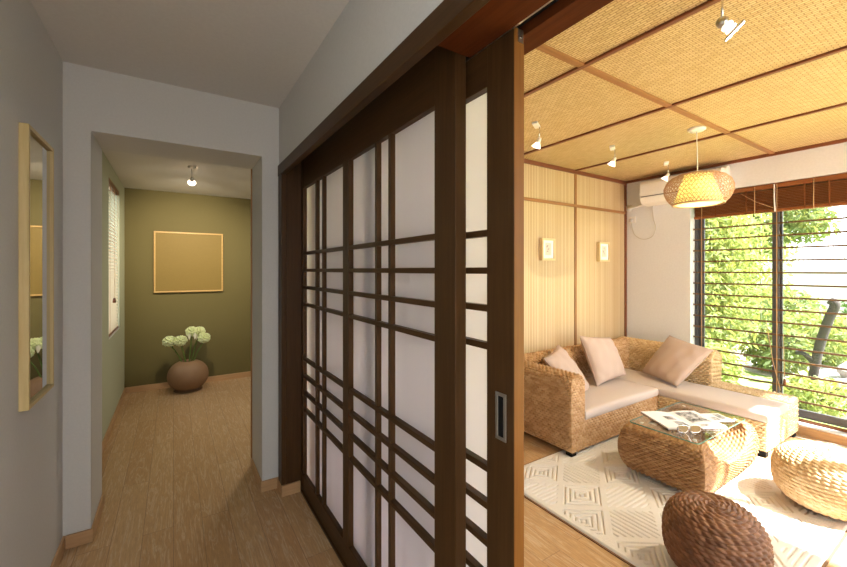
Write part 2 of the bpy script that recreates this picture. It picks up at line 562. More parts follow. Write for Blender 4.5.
struct('floor', MB().box(-.62, 5.0, -2.7, 6.05, -.06, 0), 'floor', 'limed oak plank floor running through hall and lounge', 'floor')
struct('ceiling_hall', MB().box(-.62, .92, -2.7, 2.82, CH, CH+.1), 'ceiling', 'plain off-white ceiling above the near hall', 'ceiling')
struct('ceiling_lounge', MB().box(.90, 5.0, NY-.06, 2.90, CH, CH+.1), 'mat_ceiling', 'woven bamboo panelled ceiling above the lounge', 'ceiling')
struct('ceiling_corridor', MB().box(-.62, 2.0, 3.2, 6.05, 2.50, 2.7), 'ceiling', 'lower white ceiling of the far corridor', 'ceiling')
struct('wall_left', MB().box(-.62, -.5, -.35, 2.82, 0, CH+.02).box(-.62, -.5, -2.7, -2.62, 0, CH+.02).box(-.62, -.5, -2.62, -.35, 0, .08).box(-.62, -.5, -2.62, -.35, 2.2, CH+.02), 'paint', 'off-white left hall wall carrying the narrow mirror', 'wall')
wf = MB().box(-.62, -.384, 2.80, 3.2, 0, CH+.02).box(.505, 2.0, 2.80, 3.2, 0, CH+.02).box(-.384, .505, 2.80, 3.2, 2.27, CH+.02)
struct('wall_front', wf, 'paint', 'off-white hall end wall with a wide opening to the corridor', 'wall')
wr = MB().box(.615, .632, -.14, 2.80, 2.21, CH+.02).box(.632, .90, -.14, .945, 2.21, CH+.02).box(.632, .90, .945, 2.80, 2.31, CH+.02).box(.615, .90, -2.7, -.14, 0, CH+.02)
struct('wall_right', wr, 'paint', 'cream hall wall strip above the sliding screens', 'wall')
bk = MB().box(-.62, -.46, -2.8, -2.7, 0, CH+.1).box(.58, .92, -2.8, -2.7, 0, CH+.1).box(-.46, .58, -2.8, -2.7, 2.25, CH+.1)
struct('wall_rear', bk, 'paint', 'hall rear wall behind the camera with an added daylight opening', 'wall')

# corridor beyond the opening, with its window in the left wall
WY0, WY1, WZ0, WZ1 = 4.56, 5.40, .86, 2.36
cl = (MB().box(-.66, -.5, 3.2, WY0, 0, 2.6).box(-.66, -.5, WY1, 6.05, 0, 2.6)
      .box(-.66, -.5, WY0, WY1, 0, WZ0).box(-.66, -.5, WY0, WY1, WZ1, 2.6))
struct('wall_corridor', cl, 'paint_green', 'pale green corridor left wall with a narrow blinded window', 'wall')
struct('wall_far', MB().box(-.66, 2.0, 5.93, 6.05, 0, 2.6), 'olive', 'olive green far wall behind the clay vase', 'wall')
struct('wall_corridor_right', MB().box(1.9, 2.0, 3.2, 6.05, 0, 2.6), 'paint', 'corridor right side wall hidden past the opening', 'wall')

# lounge walls
struct('wall_bamboo', MB().box(.90, WX+.02, BY, 2.80, 0, CH+.02), 'mat_wall', 'woven bamboo clad wall behind the rush sofa', 'wall')
GY0, GY1, GZ0, GZ1 = -.12, 2.015, .085, 2.335
ww = (MB().box(WX, 5.0, GY1, 2.9, 0, CH+.02).box(WX, 5.0, -.19, GY0, 0, GZ0)
      .box(WX, 5.0, GY0, GY1, 0, GZ0).box(WX, 5.0, -.19, GY1, GZ1, CH+.02))
struct('wall_window', ww, 'paint_lounge', 'white lounge wall with air conditioner and wide window', 'wall')
nw = (MB().box(.90, 1.5, NY-.06, NY, 0, CH+.02).box(1.5, 4.82, NY-.06, NY, 2.585, CH+.02).box(1.5, 4.82, NY-.06, NY, 0, .05))
struct('wall_near', nw, 'mat_wall', 'lounge garden side wall beside the camera with wide glazing', 'wall')

# baseboards
def bb(name, mb, lab, mat='oak_trim'):
    struct(name, mb, mat, lab, 'baseboard', .003)
H = .072
bb('baseboard_left', MB().box(-.5, -.487, -2.7, 2.80, 0, H), 'light oak baseboard along the left hall wall')
bb('baseboard_pillar', MB().box(-.487, -.372, 2.787, 2.80, 0, H), 'short light oak baseboard under the left pillar face', 'oak_trim_x')
bb('baseboard_opening', MB().box(-.384, -.372, 2.80, 3.2, 0, H), 'oak baseboard inside the left jamb of the opening')
bb('baseboard_front', MB().box(.493, .622, 2.787, 2.80, 0, H), 'short oak baseboard on the pillar right of the opening', 'oak_trim_x')
bb('baseboard_reveal', MB().box(.493, .505, 2.80, 3.2, 0, H), 'oak baseboard inside the right jamb of the opening')
bb('baseboard_post', MB().box(.600, .722, 2.655, 2.672, 0, H).box(.600, .612, 2.672, 2.787, 0, H), 'oak baseboard wrapping the foot of the dark door post', 'oak_trim_x')
bb('baseboard_corridor', MB().box(-.5, -.487, 3.2, 5.93, 0, H), 'oak baseboard along the pale green corridor wall')
bb('baseboard_far', MB().box(-.487, 1.9, 5.917, 5.93, 0, H), 'oak baseboard along the olive far wall', 'oak_trim_x')
bb('baseboard_window', MB().box(WX-.014, WX, NY, 2.74, 0, .075), 'oak baseboard strip below the lounge window')

# the timber door head and post
head = MB()
head.box(.598, .632, -.10, 2.765, 2.138, 2.212)
struct('trim_1', head, 'dark_wood_y', 'dark brown casing board along the head of the screens', 'door casing', .003)
sof = MB().box(.632, .783, -.10, .945, 2.166, 2.21).box(.836, .915, -.10, 2.75, 2.166, 2.21).box(.783, .836, -.10, 2.75, 2.196, 2.21, 1)
so = struct('trim_2', sof, ['soffit_wood', 'black_gap'], 'red brown door head soffit with a black track groove', 'door head')
tk = MB().box(.786, .791, -.10, 2.70, 2.168, 2.195)
tk.build('track_rail', 'steel', so)
post = MB().box(.602, .632, 2.672, 2.765, 0, 2.138).box(.632, .745, 2.672, 2.765, 0, 2.308).box(.745, .90, 2.70, 2.765, 0, 2.308)
struct('trim_3', post, 'dark_wood', 'dark brown door post at the far end of the screens', 'door post', .003)
struct('trim_4', MB().box(.497, .517, 3.19, 3.215, 0, 2.30), 'batten_z', 'slim brown edge strip behind the right jamb of the opening', 'edge strip')
struct('trim_5', MB().box(.722, .84, -.10, 2.675, 0, .012), 'dark_wood_y', 'dark brown floor track under the sliding screens', 'floor track')

# ceiling battens, named as trims
def trim(n, mb, mat, lab, cat='batten', bev=.002):
    struct('trim_%d' % n, mb, mat, lab, cat, bev)
for k, (x, lab) in enumerate(((1.88, 'red brown ceiling batten nearest the door head, running to the back wall'),
                              (2.835, 'middle red brown ceiling batten passing left of the pendant'),
                              (3.79, 'red brown ceiling batten passing right of the pendant canopy'))):
    trim(6+k, MB().box(x-.014, x+.014, NY, BY, CH-.014, CH), 'batten', lab)
trim(9, MB().box(.915, WX, 1.29, 1.33, CH-.012, CH), 'batten_light', 'mid brown ceiling batten crossing the others past the pendant')
trim(10, MB().box(.915, WX, BY-.022, BY, CH-.04, CH), 'batten', 'red brown cornice batten on top of the bamboo wall')
trim(11, MB().box(WX-.02, WX, NY, BY, CH-.03, CH), 'batten', 'dark red cornice batten above the air conditioner and window')
trim(12, MB().box(.915, WX, BY-.014, BY, 2.205, 2.238), 'batten_light', 'level batten across the bamboo wall above the small pictures')
trim(13, MB().box(3.79, 3.822, BY-.012, BY, 0, CH-.04), 'batten_z', 'upright batten on the bamboo wall between the small pictures')
trim(14, MB().box(2.83, 2.86, BY-.012, BY, 0, CH-.04), 'batten_z', 'upright bamboo wall batten hidden behind the sliding screen')
trim(15, MB().box(WX-.028, WX, BY-.02, BY, 0, CH-.04), 'batten', 'red brown corner post where bamboo wall meets window wall')

# ================================================================== SLIDING SHOJI SCREENS
ZR = (1.612, 1.498, 1.384, 1.270, .901, .788, .675, .563)
def shoji(name, x, y_near, w_near, y_mid, w_mid, y_far, lab, top):
    """x: face towards the hall; stiles, rails, muntins and paper are parts"""
    t = thing(name, (x+.02, y_near, 0), lab, 'sliding door', None, 'structure')
    D = .042
    MB().box(x, x+D, y_near, y_near+w_near, .014, top).build('stile', 'dark_wood', t, .002)
    MB().box(x, x+D, y_mid, y_mid+w_mid, .12, 2.052).build('stile', 'dark_wood', t, .002)
    MB().box(x, x+D, y_far-.04, y_far, .014, top).build('stile', 'dark_wood', t, .002)
    MB().box(x+.001, x+D-.001, y_near+w_near, y_far-.04, 2.05, top).build('top_rail', 'dark_wood_y', t, .002)
    MB().box(x+.001, x+D-.001, y_near+w_near, y_far-.04, .014, .122).build('bottom_rail', 'dark_wood_y', t, .002)
    b0 = (y_near+w_near, y_mid); b1 = (y_mid+w_mid, y_far-.04)
    fr = {0: (.42, .585), 1: (.445, .62)}
    for k, (a, b) in enumerate((b0, b1)):
        for f in fr[k]:
            y = a + (b-a)*f
            MB().box(x+.004, x+.026, y-.0, y+.021, .12, 2.052).build('muntin', 'dark_wood', t, .001)
        for z in ZR:
            MB().box(x+.003, x+.026, a, b, z-.010, z+.010).build('muntin', 'dark_wood_y', t, .001)
    MB().box(x+.0265, x+.0275, y_near+w_near-.004, y_far-.036, .118, 2.054).build('paper', 'paper', t)
    return t
door1 = shoji('door_1', .731, .952, .116, 1.823, .078, 2.668, 'long white paper shoji screen in dark wood lattice facing the hall', 2.30)
door2 = shoji('door_2', .790, .766, .110, 1.60, .08, 2.50, 'half open shoji screen with a steel flush pull, slid behind the long screen', 2.175)
MB().box(.7925, .8295, .7652, .7665, .016, 2.172).build('lit_edge_strip', 'lit_edge_wood', door2)  # thin strip with the warm light on the door end in its colour
fp = MB()
fp.box(.7865, .790, .793, .836, 1.012, 1.022).box(.7865, .790, .793, .836, 1.138, 1.148)
fp.box(.7865, .790, .793, .8035, 1.022, 1.138).box(.7865, .790, .8255, .836, 1.022, 1.138)
pull = fp.build('flush_pull', 'steel', door2, .001)
MB().box(.7885, .7902, .8035, .8255, 1.022, 1.138).build('pull_recess', 'black', pull).location = (0, 0, 0)
br = MB().box(.806, .826, .7635, .7655, 2.136, 2.168).box(.806, .826, .7645, .775, 2.166, 2.172)
bk_ = br.build('guide_bracket', 'steel', door2)
MB().tube([(.816, .7625, 2.150), (.816, .7645, 2.150)], .004, 8).build('screw', 'chrome', bk_)

# ================================================================== HALL WINDOWS / DOORS (structure)
def framed_window(name, lab, mb_frame, mb_glass, mat, base):
    t = thing(name, base, lab, 'window', None, 'structure')
    mb_frame.build('window_frame', mat, t, .002)
    mb_glass.build('pane', 'glass', t)
    return t
f = MB()
for y0, y1, z0, z1 in ((WY0, WY1, WZ0, WZ0+.04), (WY0, WY1, WZ1-.04, WZ1), (WY0, WY0+.04, WZ0, WZ1), (WY1-.04, WY1, WZ0, WZ1)):
    f.box(-.65, -.62, y0, y1, z0, z1)
framed_window('window_3', 'narrow corridor window behind a pale wood blind', f, MB().box(-.637, -.633, WY0+.04, WY1-.04, WZ0+.04, WZ1-.04), 'white_paint', (-.635, WY0, WZ0))
struct('trim_16', MB().box(-.655, -.4985, WY0, WY1, WZ0, WZ0+.008), 'white_paint', 'white sill of the narrow corridor window', 'window sill')
f = MB()
for x0, x1, z0, z1 in ((-.46, .58, 0, .06), (-.46, .58, 2.19, 2.25), (-.46, -.41, 0, 2.25), (.53, .58, 0, 2.25), (.03, .08, 0, 2.25)):
    f.box(x0, x1, -2.77, -2.73, z0, z1)
framed_window('added_window_rear', 'unseen glazed door behind the camera, added to let daylight into the hall', f, MB().box(-.41, .53, -2.752, -2.748, .06, 2.19), 'white_paint', (.05, -2.75, 0))  # added opening behind the camera, lets daylight into the hall

f = MB()
for y0, y1, z0, z1 in ((-2.62, -.35, .08, .13), (-2.62, -.35, 2.15, 2.20), (-2.62, -2.57, .08, 2.20), (-.40, -.35, .08, 2.20), (-1.51, -1.46, .08, 2.20)):
    f.box(-.58, -.54, y0, y1, z0, z1)
framed_window('added_window_left', 'unseen wide window behind the camera, added to brighten the hall', f, MB().box(-.562, -.558, -2.57, -.40, .13, 2.15), 'white_paint', (-.56, -1.5, .08))  # added side window out of view, brightens the hall

# near lounge glazing (beside the camera, out of frame; it lets the sun in)
f = MB()
for x0, x1, z0, z1 in ((1.5, 4.86, .05, .10), (1.5, 4.86, 2.545, 2.585), (1.5, 1.55, .05, 2.585), (2.55, 2.60, .05, 2.585), (4.83, 4.875, .05, 2.585), (3.58, 3.64, .05, 2.585)):
    f.box(x0, x1, NY-.05, NY-.01, z0, z1)
framed_window('window_2', 'wide lounge glazing on the garden side beside the camera', f, MB().box(1.55, 4.83, NY-.032, NY-.028, .10, 2.545), 'dark_alu', (3.8, NY-.03, 0))
struct('sun_cut_eave', MB().box(5.0, 6.4, NY-.05, 6.0, 2.66, 2.80), 'plaster', 'unseen eave added over the garden window to cut the sun', 'sun-cutting eave')  # unseen eave, front edge set to end the sun across the chaise
struct('sun_block_slab', MB().box(.4, 3.62, -2.6, NY-.06, 2.66, 2.80), 'plaster', 'unseen slab added over the garden side to block the sun', 'sun blocker')  # unseen slab added to keep the sun off the left of the rug

# the visible window with sliding sashes and brown safety bars
w1 = thing('window_1', (4.95, 1.1, GZ0), 'wide sliding lounge window in dark grey frames with thin brown bars', 'window', None, 'structure')
f = MB()
f.box(4.925, 4.99, GY0, GY1, GZ0+.035, .135).box(4.925, 4.99, GY0, GY1, GZ1-.06, GZ1)
f.box(4.925, 4.99, 1.985, GY1, .12, GZ1).box(4.925, 4.99, GY0, GY0+.03, .12, GZ1)
f.build('window_frame', 'dark_alu', w1, .002)
def sash(x, y0, y1):
    s = MB()
    for a, b, c, d in ((y0, y1, .135, .195), (y0, y1, GZ1-.12, GZ1-.06), (y0, y0+.05, .135, GZ1-.06), (y1-.05, y1, .135, GZ1-.06)):
        s.box(x, x+.028, a, b, c, d)
    so_ = s.build('sash', 'dark_alu', w1, .002)
    MB().box(x+.012, x+.016, y0+.05, y1-.05, .195, GZ1-.12).build('pane', 'glass', so_)
sash(4.958, 1.275, 1.985)
sash(4.928, .62, 1.345)
sash(4.958, -.10, .69)
MB().box(WX-.004, 4.93, GY0, GY1, GZ0-.004, GZ0+.004).build('window_sill', 'white_paint', w1)
MB().box(4.905, 4.925, GY0, GY1, GZ0+.004, GZ0+.03).build('sill_strip', 'blind_wood', w1)
for k in range(15):
    z = 1.952 - .1195*k
    MB().box(4.890, 4.902, GY0, GY1, z-.008, z+.008).build('safety_bar', 'bar_brown', w1)

# ================================================================== WOODEN BLINDS
bl = thing('wooden_blind', (4.86, 1.0, 2.06), 'raised brown wooden blind stacked at the top of the lounge window', 'blind')
MB().box(4.832, 4.875, -.10, 1.985, 2.285, 2.330).build('head_rail', 'blind_wood2', bl, .003)
st = MB()
for k in range(13):
    z = 2.093 + k*.0146
    dx = random.uniform(-.003, .003)
    st.box(4.833+dx, 4.880+dx, -.10, 1.98, z-.0035, z+.0035)
    st.box(4.848, 4.866, -.10, 1.975, z-.0073, z+.0073)
st.build('stacked_slats', 'blind_wood', bl)
MB().box(4.832, 4.882, -.10, 1.985, 2.058, 2.085).build('bottom_rail', 'blind_wood2', bl, .004)
for y in (.55, .93, 1.09, 1.52, 1.78):
    MB().box(4.829, 4.832, y-.006, y+.006, 2.06, 2.29).build('ladder_tape', 'blind_wood', bl)
for y, z in ((1.908, .40), (1.283, .33), (1.03, 2.05), (1.45, 2.06)):
    MB().tube([(4.828, y, 2.32), (4.826, y, (z+2.32)/2), (4.828, y, z)], .0035, 6).build('lift_cord', 'cord_tan', bl)
MB().tube([(4.826, 1.36, 1.0), (4.825, 1.31, .62), (4.825, 1.255, .36)], .003, 6).build('pull_cord', 'cord_tan', bl)
MB().tube([(4.822, 1.30, 2.32), (4.818, 1.30, 2.2), (4.822, 1.295, 2.06)], .006, 6).build('tied_cord', 'white_plastic', bl)
MB().tube([(4.826, 1.56, 2.27), (4.82, 1.44, 2.17), (4.822, 1.30, 2.09)], .0025, 6).build('slack_cord', 'cord_tan', bl)
tz = MB().tube([(4.822, 1.235, .9), (4.822, 1.225, .47)], .0022, 6).build('tassel_cord', 'cord_tan', bl)
MB().lathe([(.001, .06), (.008, .055), (.013, .02), (.012, 0), (.001, 0)], (4.822, 1.225, .42), 10).build('tassel', 'blind_wood', tz)

cb_ = thing('wooden_blind', (-.52, WY0, WZ1), 'lowered pale slatted blind in the narrow corridor window', 'blind')
MB().box(-.540, -.502, WY0+.01, WY1-.01, WZ1-.045, WZ1-.002).build('head_rail', 'blind_wood', cb_, .002)
sl = MB()
ns = 42
for k in range(ns):
    z = WZ0 + .05 + k*(WZ1-WZ0-.11)/(ns-1)
    sl.box(-.539, -.503, WY0+.012, WY1-.012, z-.0012, z+.0012, R=Matrix.Rotation(math.radians(58), 3, 'Y'))
sl.build('slats', 'blind_pale', cb_)
MB().box(-.536, -.506, WY0+.012, WY1-.012, WZ0+.012, WZ0+.03).build('bottom_rail', 'blind_wood', cb_, .002)
for y in (WY0+.12, WY1-.12):
    MB().box(-.5035, -.5015, y-.006, y+.006, WZ0+.03, WZ1-.045).build('ladder_tape', 'cord_tan', cb_)
pk = MB().tube([(-.499, WY0+.40, WZ1-.05), (-.499, WY0+.40, 1.22)], .002, 6).build('pull_cord', 'cord_tan', cb_)
MB().lathe([(.001, .05), (.010, .045), (.015, .015), (.013, 0), (.001, 0)], (-.499, WY0+.40, 1.17), 10).build('tassel', 'blind_wood', pk)

# ================================================================== HALL THINGS
mi = thing('wall_mirror', (-.5, 2.28, .956), 'narrow tall mirror in a pale wood frame on the left hall wall', 'mirror')
X0, X1 = -.4995, -.470
YA, YB, ZA, ZB_ = 2.09, 2.466, .956, 2.067
MB().box(X0, X1, YA, YA+.016, ZA, ZB_).build('frame_side', 'pale_wood', mi, .001)
MB().box(X0, X1, YB-.016, YB, ZA, ZB_).build('frame_side', 'pale_wood', mi, .001)
MB().box(X0, X1, YA+.016, YB-.016, ZA, ZA+.016).build('frame_rail', 'pale_wood', mi, .001)
MB().box(X0, X1, YA+.016, YB-.016, ZB_-.016, ZB_).build('frame_rail', 'pale_wood', mi, .001)
MB().box(X0+.004, X0+.018, YA+.016, YB-.016, ZA+.016, ZB_-.016).build('mirror_glass', 'mirror', mi)

pt = thing('framed_artwork', (.18, 5.93, 1.22), 'square plain gold artwork in a thin wood frame on the olive wall', 'picture')
fr = MB().box(-.207, .565, 5.895, 5.929, 1.214, 1.232).box(-.207, .565, 5.895, 5.929, 1.970, 1.988)
fr.box(-.207, -.189, 5.895, 5.929, 1.232, 1.970).box(.547, .565, 5.895, 5.929, 1.232, 1.970)
fr.build('picture_frame', 'gold_frame', pt, .002)
MB().box(-.189, .547, 5.905, 5.925, 1.232, 1.970).build('canvas', 'art_gold', pt)

vs = thing('clay_vase', (.155, 5.66, 0), 'squat round brown clay vase on the floor below the gold artwork', 'vase')
prof = [(.001, .0), (.12, .0), (.155, .012)]
for k in range(1, 20):
    a = -PI/2 + PI*k/20
    prof.append((.224*math.cos(a)**.82, .192 + .188*math.sin(a)))
prof = [p for p in prof if p[1] < .362] + [(.088, .366), (.080, .372), (.070, .366), (.068, .30), (.10, .20), (.001, .06)]
MB().lathe(prof, (.155, 5.66, 0), 48).build('body', 'clay', vs)

flowers = (  # head centre, label
    (-.040, 5.60, .640, 'leftmost green white hydrangea bloom leaning out over the clay vase'),
    (.072, 5.57, .640, 'green white hydrangea bloom second from the left in the vase'),
    (.195, 5.66, .730, 'topmost pale hydrangea bloom at the middle of the bunch'),
    (.275, 5.72, .715, 'pale hydrangea bloom tucked behind the rightmost one'),
    (.325, 5.60, .645, 'rightmost green white hydrangea bloom over the clay vase'))
for i, (x, y, z, lab) in enumerate(flowers):
    fl = thing('hydrangea', (.155 + (x-.155)*.09, 5.66, .10), lab, 'flower', 'hydrangeas in the clay vase')
    p0 = Vector((.155 + (x-.155)*.09, 5.66 + (y-5.66)*.2, .10)); p2 = Vector((x, y, z-.04)); p1 = Vector((.155 + (x-.155)*.20, 5.655, .40))
    MB().tube([(p0*(1-t)**2 + p1*2*t*(1-t) + p2*t*t) for t in [k/8 for k in range(9)]], .007, 6).build('stem', 'stem', fl)
    hd = MB()
    rnd = random.Random(40+i)
    hd.sphere((x, y, z), .050, 10, 7)
    R0 = .066
    for k in range(74):
        zz = 1 - 2*(k+.5)/74; ph = k*2.399963
        d = Vector((math.sqrt(1-zz*zz)*math.cos(ph), math.sqrt(1-zz*zz)*math.sin(ph), zz*.86))
        d += Vector((rnd.uniform(-.06, .06), rnd.uniform(-.06, .06), rnd.uniform(-.06, .06)))
        nrm = d.normalized(); a = nrm.orthogonal().normalized(); a.rotate(Matrix.Rotation(rnd.uniform(0, 6), 3, nrm)); b = nrm.cross(a)
        c = Vector((x, y, z)) + d*R0*rnd.uniform(.86, 1.06); s = .0165
        hd.add([c-nrm*.014, c+a*s+nrm*.003, c+(a+b)*s*.9+nrm*.006, c+b*s+nrm*.003, c+(b-a)*s*.9+nrm*.006, c-a*s+nrm*.003, c-(a+b)*s*.9+nrm*.006, c-b*s+nrm*.003, c+(a-b)*s*.9+nrm*.006],
               [(0, 1, 2, 3), (0, 3, 4, 5), (0, 5, 6, 7), (0, 7, 8, 1)])
    hd.build('bloom', 'petal', fl, fixn=False)
    if i in (2, 3):
        lf = MB()
        for sgn in (-1, 1):
            c = Vector((x + sgn*.03, y-.05, z-.055))
            lf.add([c+Vector((-.022, 0, .02)), c+Vector((0, -.008, -.045)), c+Vector((.022, 0, .02)), c+Vector((0, -.012, .04))], [(0, 1, 3), (1, 2, 3)])
        lf.build('bract', 'petal_white', fl, fixn=False)

def spot(name, base, aim, drop, lab, grp, kind='lounge', energy=8., blend=.6, size=70, disc=False):
    """base on the ceiling; a flat canopy, a rod and a tilted halogen head"""
    t = thing(name, base, lab, 'spotlight', grp)
    x, y, z = base
    if kind == 'lounge':
        MB().box(x-.055, x+.055, y-.022, y+.022, z-.02, z, R=Matrix.Rotation(.5, 3, 'Z')).build('canopy', 'white_plastic', t, .006)
        MB().tube([(x+.03, y-.005, z-.02), (x+.03, y-.005, z-drop+.05)], .004, 8).build('rod', 'chrome', t)
        hx, hy_ = x+.03, y-.005
    else:
        MB().lathe([(.001, 0), (.035, 0), (.035, -.012), (.012, -.02), (.001, -.02)], (x, y, z), 20).build('canopy', 'steel', t)
        MB().tube([(x, y, z-.02), (x, y, z-drop+.05)], .004, 8).build('rod', 'steel', t)
        hx, hy_ = x, y
    d = Vector(aim).normalized()
    p = Vector((hx, hy_, z-drop+.045))
    sc = 1. if kind != 'big' else 1.15
    if disc:      # chrome ball, short glass neck and a thin round lens plate
        h_ = MB().sphere(p, .021, 18, 12).build('lamp_head', 'steel', t)
        MB().lathe([(.012, .014), (.021, .020), (.021, .030), (.018, .032), (.018, .036), (.021, .038), (.021, .046), (.012, .048)], p, 20, axis=d).build('glass_neck', 'halogen_glass', h_)
        MB().lathe([(.001, .050), (.040, .052), (.043, .056), (.040, .059), (.001, .059)], p, 26, axis=d).build('rim', 'steel', h_)
        MB().lathe([(.001, .0595), (.038, .0595), (.036, .062), (.001, .063)], p, 26, axis=d).build('halogen_lens', 'halogen', h_)
    else:
        hd = MB().lathe([(.001, -.012), (.013, -.012), (.016, .012), (.017, .026)], p, 18, axis=d)
        h_ = hd.build('lamp_head', 'white_plastic' if kind == 'lounge' else 'steel', t)
        MB().lathe([(.016*sc, .024), (.020*sc, .036), (.034*sc, .062), (.036*sc, .064), (.033*sc, .060), (.015*sc, .03)], p, 20, axis=d).build('glass_cup', 'halogen_glass', h_)
        MB().lathe([(.001, .056), (.024*sc, .056), (.024*sc, .050), (.001, .046)], p, 18, axis=d).build('halogen_bulb', 'halogen', h_)
    la = bpy.data.lights.new(name + '_light', 'SPOT')
    la.energy = energy; la.color = (1., .84, .60); la.spot_size = math.radians(size); la.spot_blend = blend; la.shadow_soft_size = .02
    lo = bpy.data.objects.new(name + '_light', la); COL.objects.link(lo)
    lo.location = p + d*.075
    lo.rotation_euler = d.to_track_quat('-Z', 'Y').to_euler()
    return t
spot('spotlight', (.15, 4.36, 2.50), (.02, 1., -.47), .165, 'small steel halogen spotlight on the corridor ceiling facing the artwork', 'ceiling spotlights', 'hall', 75., 1., 88)
spot('spotlight', (2.335, 2.03, CH), (.05, .55, -.8), .16, 'white ceiling spotlight nearest the sliding screen, above the left picture', 'ceiling spotlights', energy=2.5)
spot('spotlight', (3.355, 2.035, CH), (.05, .55, -.8), .15, 'middle white ceiling spotlight between screen and air conditioner', 'ceiling spotlights', energy=2.5)
spot('spotlight', (4.32, 2.03, CH), (-.1, .55, -.8), .165, 'white ceiling spotlight just in front of the air conditioner', 'ceiling spotlights', energy=4)
spot('spotlight', (1.757, .642, CH), (.50, -.52, -.70), .205, 'larger halogen ceiling spotlight hanging nearest, at the top edge', 'ceiling spotlights', energy=4, disc=True)

# ================================================================== LOUNGE WALL THINGS
def small_pic(x0, x1, lab, seed):
    t = thing('framed_drawing', ((x0+x1)/2, BY, 1.6), lab, 'picture', 'small drawings on the bamboo wall')
    y0 = BY-.045
    z0, z1 = 1.600, 1.832
    f = MB().box(x0, x1, y0, BY-.001, z0, z0+.022).box(x0, x1, y0, BY-.001, z1-.022, z1)
    f.box(x0, x0+.02, y0, BY-.001, z0+.022, z1-.022).box(x1-.02, x1, y0, BY-.001, z0+.022, z1-.022)
    f.build('picture_frame', 'pale_wood2', t, .002)
    MB().box(x0+.02, x1-.02, y0+.012, BY-.01, z0+.022, z1-.022).build('mount', 'mount', t)
    cx_ = (x0+x1)/2
    d = MB().box(cx_-.045, cx_+.045, y0+.010, y0+.0125, 1.655, 1.785)
    rnd = random.Random(seed)
    for k in range(5):
        px, pz = cx_ + rnd.uniform(-.02, .02), 1.69 + .016*k
        d.tube([(px-.012, y0+.009, pz), (px, y0+.009, pz+rnd.uniform(0, .016)), (px+.012, y0+.009, pz)], .0022, 5, 1)
    d.build('drawing', ['sketch', 'grey_line'], t)
small_pic(3.208, 3.412, 'small framed drawing on the bamboo wall, left of the upright batten', 3)
small_pic(4.205, 4.412, 'small framed drawing on the bamboo wall, right of the upright batten', 9)

ac = thing('air_conditioner', (4.71, 2.06, 2.26), 'white wall air conditioner above the lounge window corner', 'air conditioner')
outl = [(4.819, 2.54), (4.66, 2.54), (4.628, 2.53), (4.612, 2.50), (4.608, 2.40), (4.615, 2.34), (4.645, 2.285), (4.69, 2.262), (4.819, 2.262)]
MB().prism(outl, 'y', 1.70, 2.46).build('body', 'white_plastic', ac, .006)
MB().prism([(4.819, 2.536), (4.66, 2.536), (4.634, 2.525), (4.618, 2.49), (4.616, 2.40), (4.622, 2.34), (4.65, 2.29), (4.69, 2.268), (4.819, 2.268)], 'y', 1.66, 1.70).build('end_cap', 'white_plastic', ac, .006)
MB().box(4.603, 4.613, 1.72, 2.44, 2.350, 2.358).build('air_slot', 'grey_line', ac)
MB().prism([(4.619, 2.330), (4.648, 2.281), (4.652, 2.285), (4.624, 2.333)], 'y', 1.74, 2.42).build('louvre', 'white_plastic', ac)
MB().tube([(4.76, 1.64, 2.52), (4.76, 1.69, 2.52)], .045, 20).build('round_cap', 'white_plastic', ac)
MB().tube([(4.775, 2.44, 2.29), (4.785, 2.55, 2.285), (4.80, 2.68, 2.275), (4.818, 2.70, 2.275)], .016, 10).build('drain_pipe', 'white_plastic', ac)
MB().lathe([(.001, .020), (.02, .020), (.022, .012), (.044, .012), (.047, .0), (.001, 0)], (4.819, 2.70, 2.275), 24, axis=(-1, 0, 0)).build('wall_flange', 'white_plastic', ac)
pts = [(4.80, 2.41, 2.27), (4.812, 2.405, 2.12), (4.812, 2.38, 2.0), (4.812, 2.42, 1.90), (4.812, 2.53, 1.875), (4.812, 2.63, 1.94), (4.812, 2.665, 2.06), (4.80, 2.665, 2.10)]
def smooth_pts(P, n=6):
    P = [Vector(p) for p in P]; out = []
    for i in range(len(P)-1):
        a, b, c, d = P[max(i-1, 0)], P[i], P[i+1], P[min(i+2, len(P)-1)]
        for k in range(n):
            t = k/n
            out.append(.5*((2*b) + (c-a)*t + (2*a-5*b+4*c-d)*t*t + (3*b-a-3*c+d)*t**3))
    return out + [P[-1]]
MB().tube(smooth_pts(pts), .0045, 8).build('power_cord', 'cord_grey', ac)
ou = thing('wall_socket', (4.82, 2.655, 2.12), 'white wall socket with plug below the air conditioner pipe', 'socket')
MB().box(4.810, 4.82, 2.615, 2.695, 2.085, 2.165).build('cover_plate', 'white_plastic', ou, .003)
MB().box(4.775, 4.810, 2.652, 2.682, 2.10, 2.14).build('plug', 'cord_grey', ou, .004)

# ================================================================== PENDANT LAMP
PX, PY = 3.50, 1.41
pd = thing('pendant_lamp', (PX-.02, PY, CH), 'round woven bamboo pendant lamp with glowing cream inner shade', 'lamp')
MB().lathe([(.001, 0), (.062, 0), (.062, -.012), (.05, -.022), (.001, -.024)], (PX-.02, PY, CH), 28).build('canopy', 'white_plastic', pd)
MB().tube([(PX-.02, PY, CH-.02), (PX, PY, 2.25)], .004, 8).build('cord', 'white_plastic', pd)
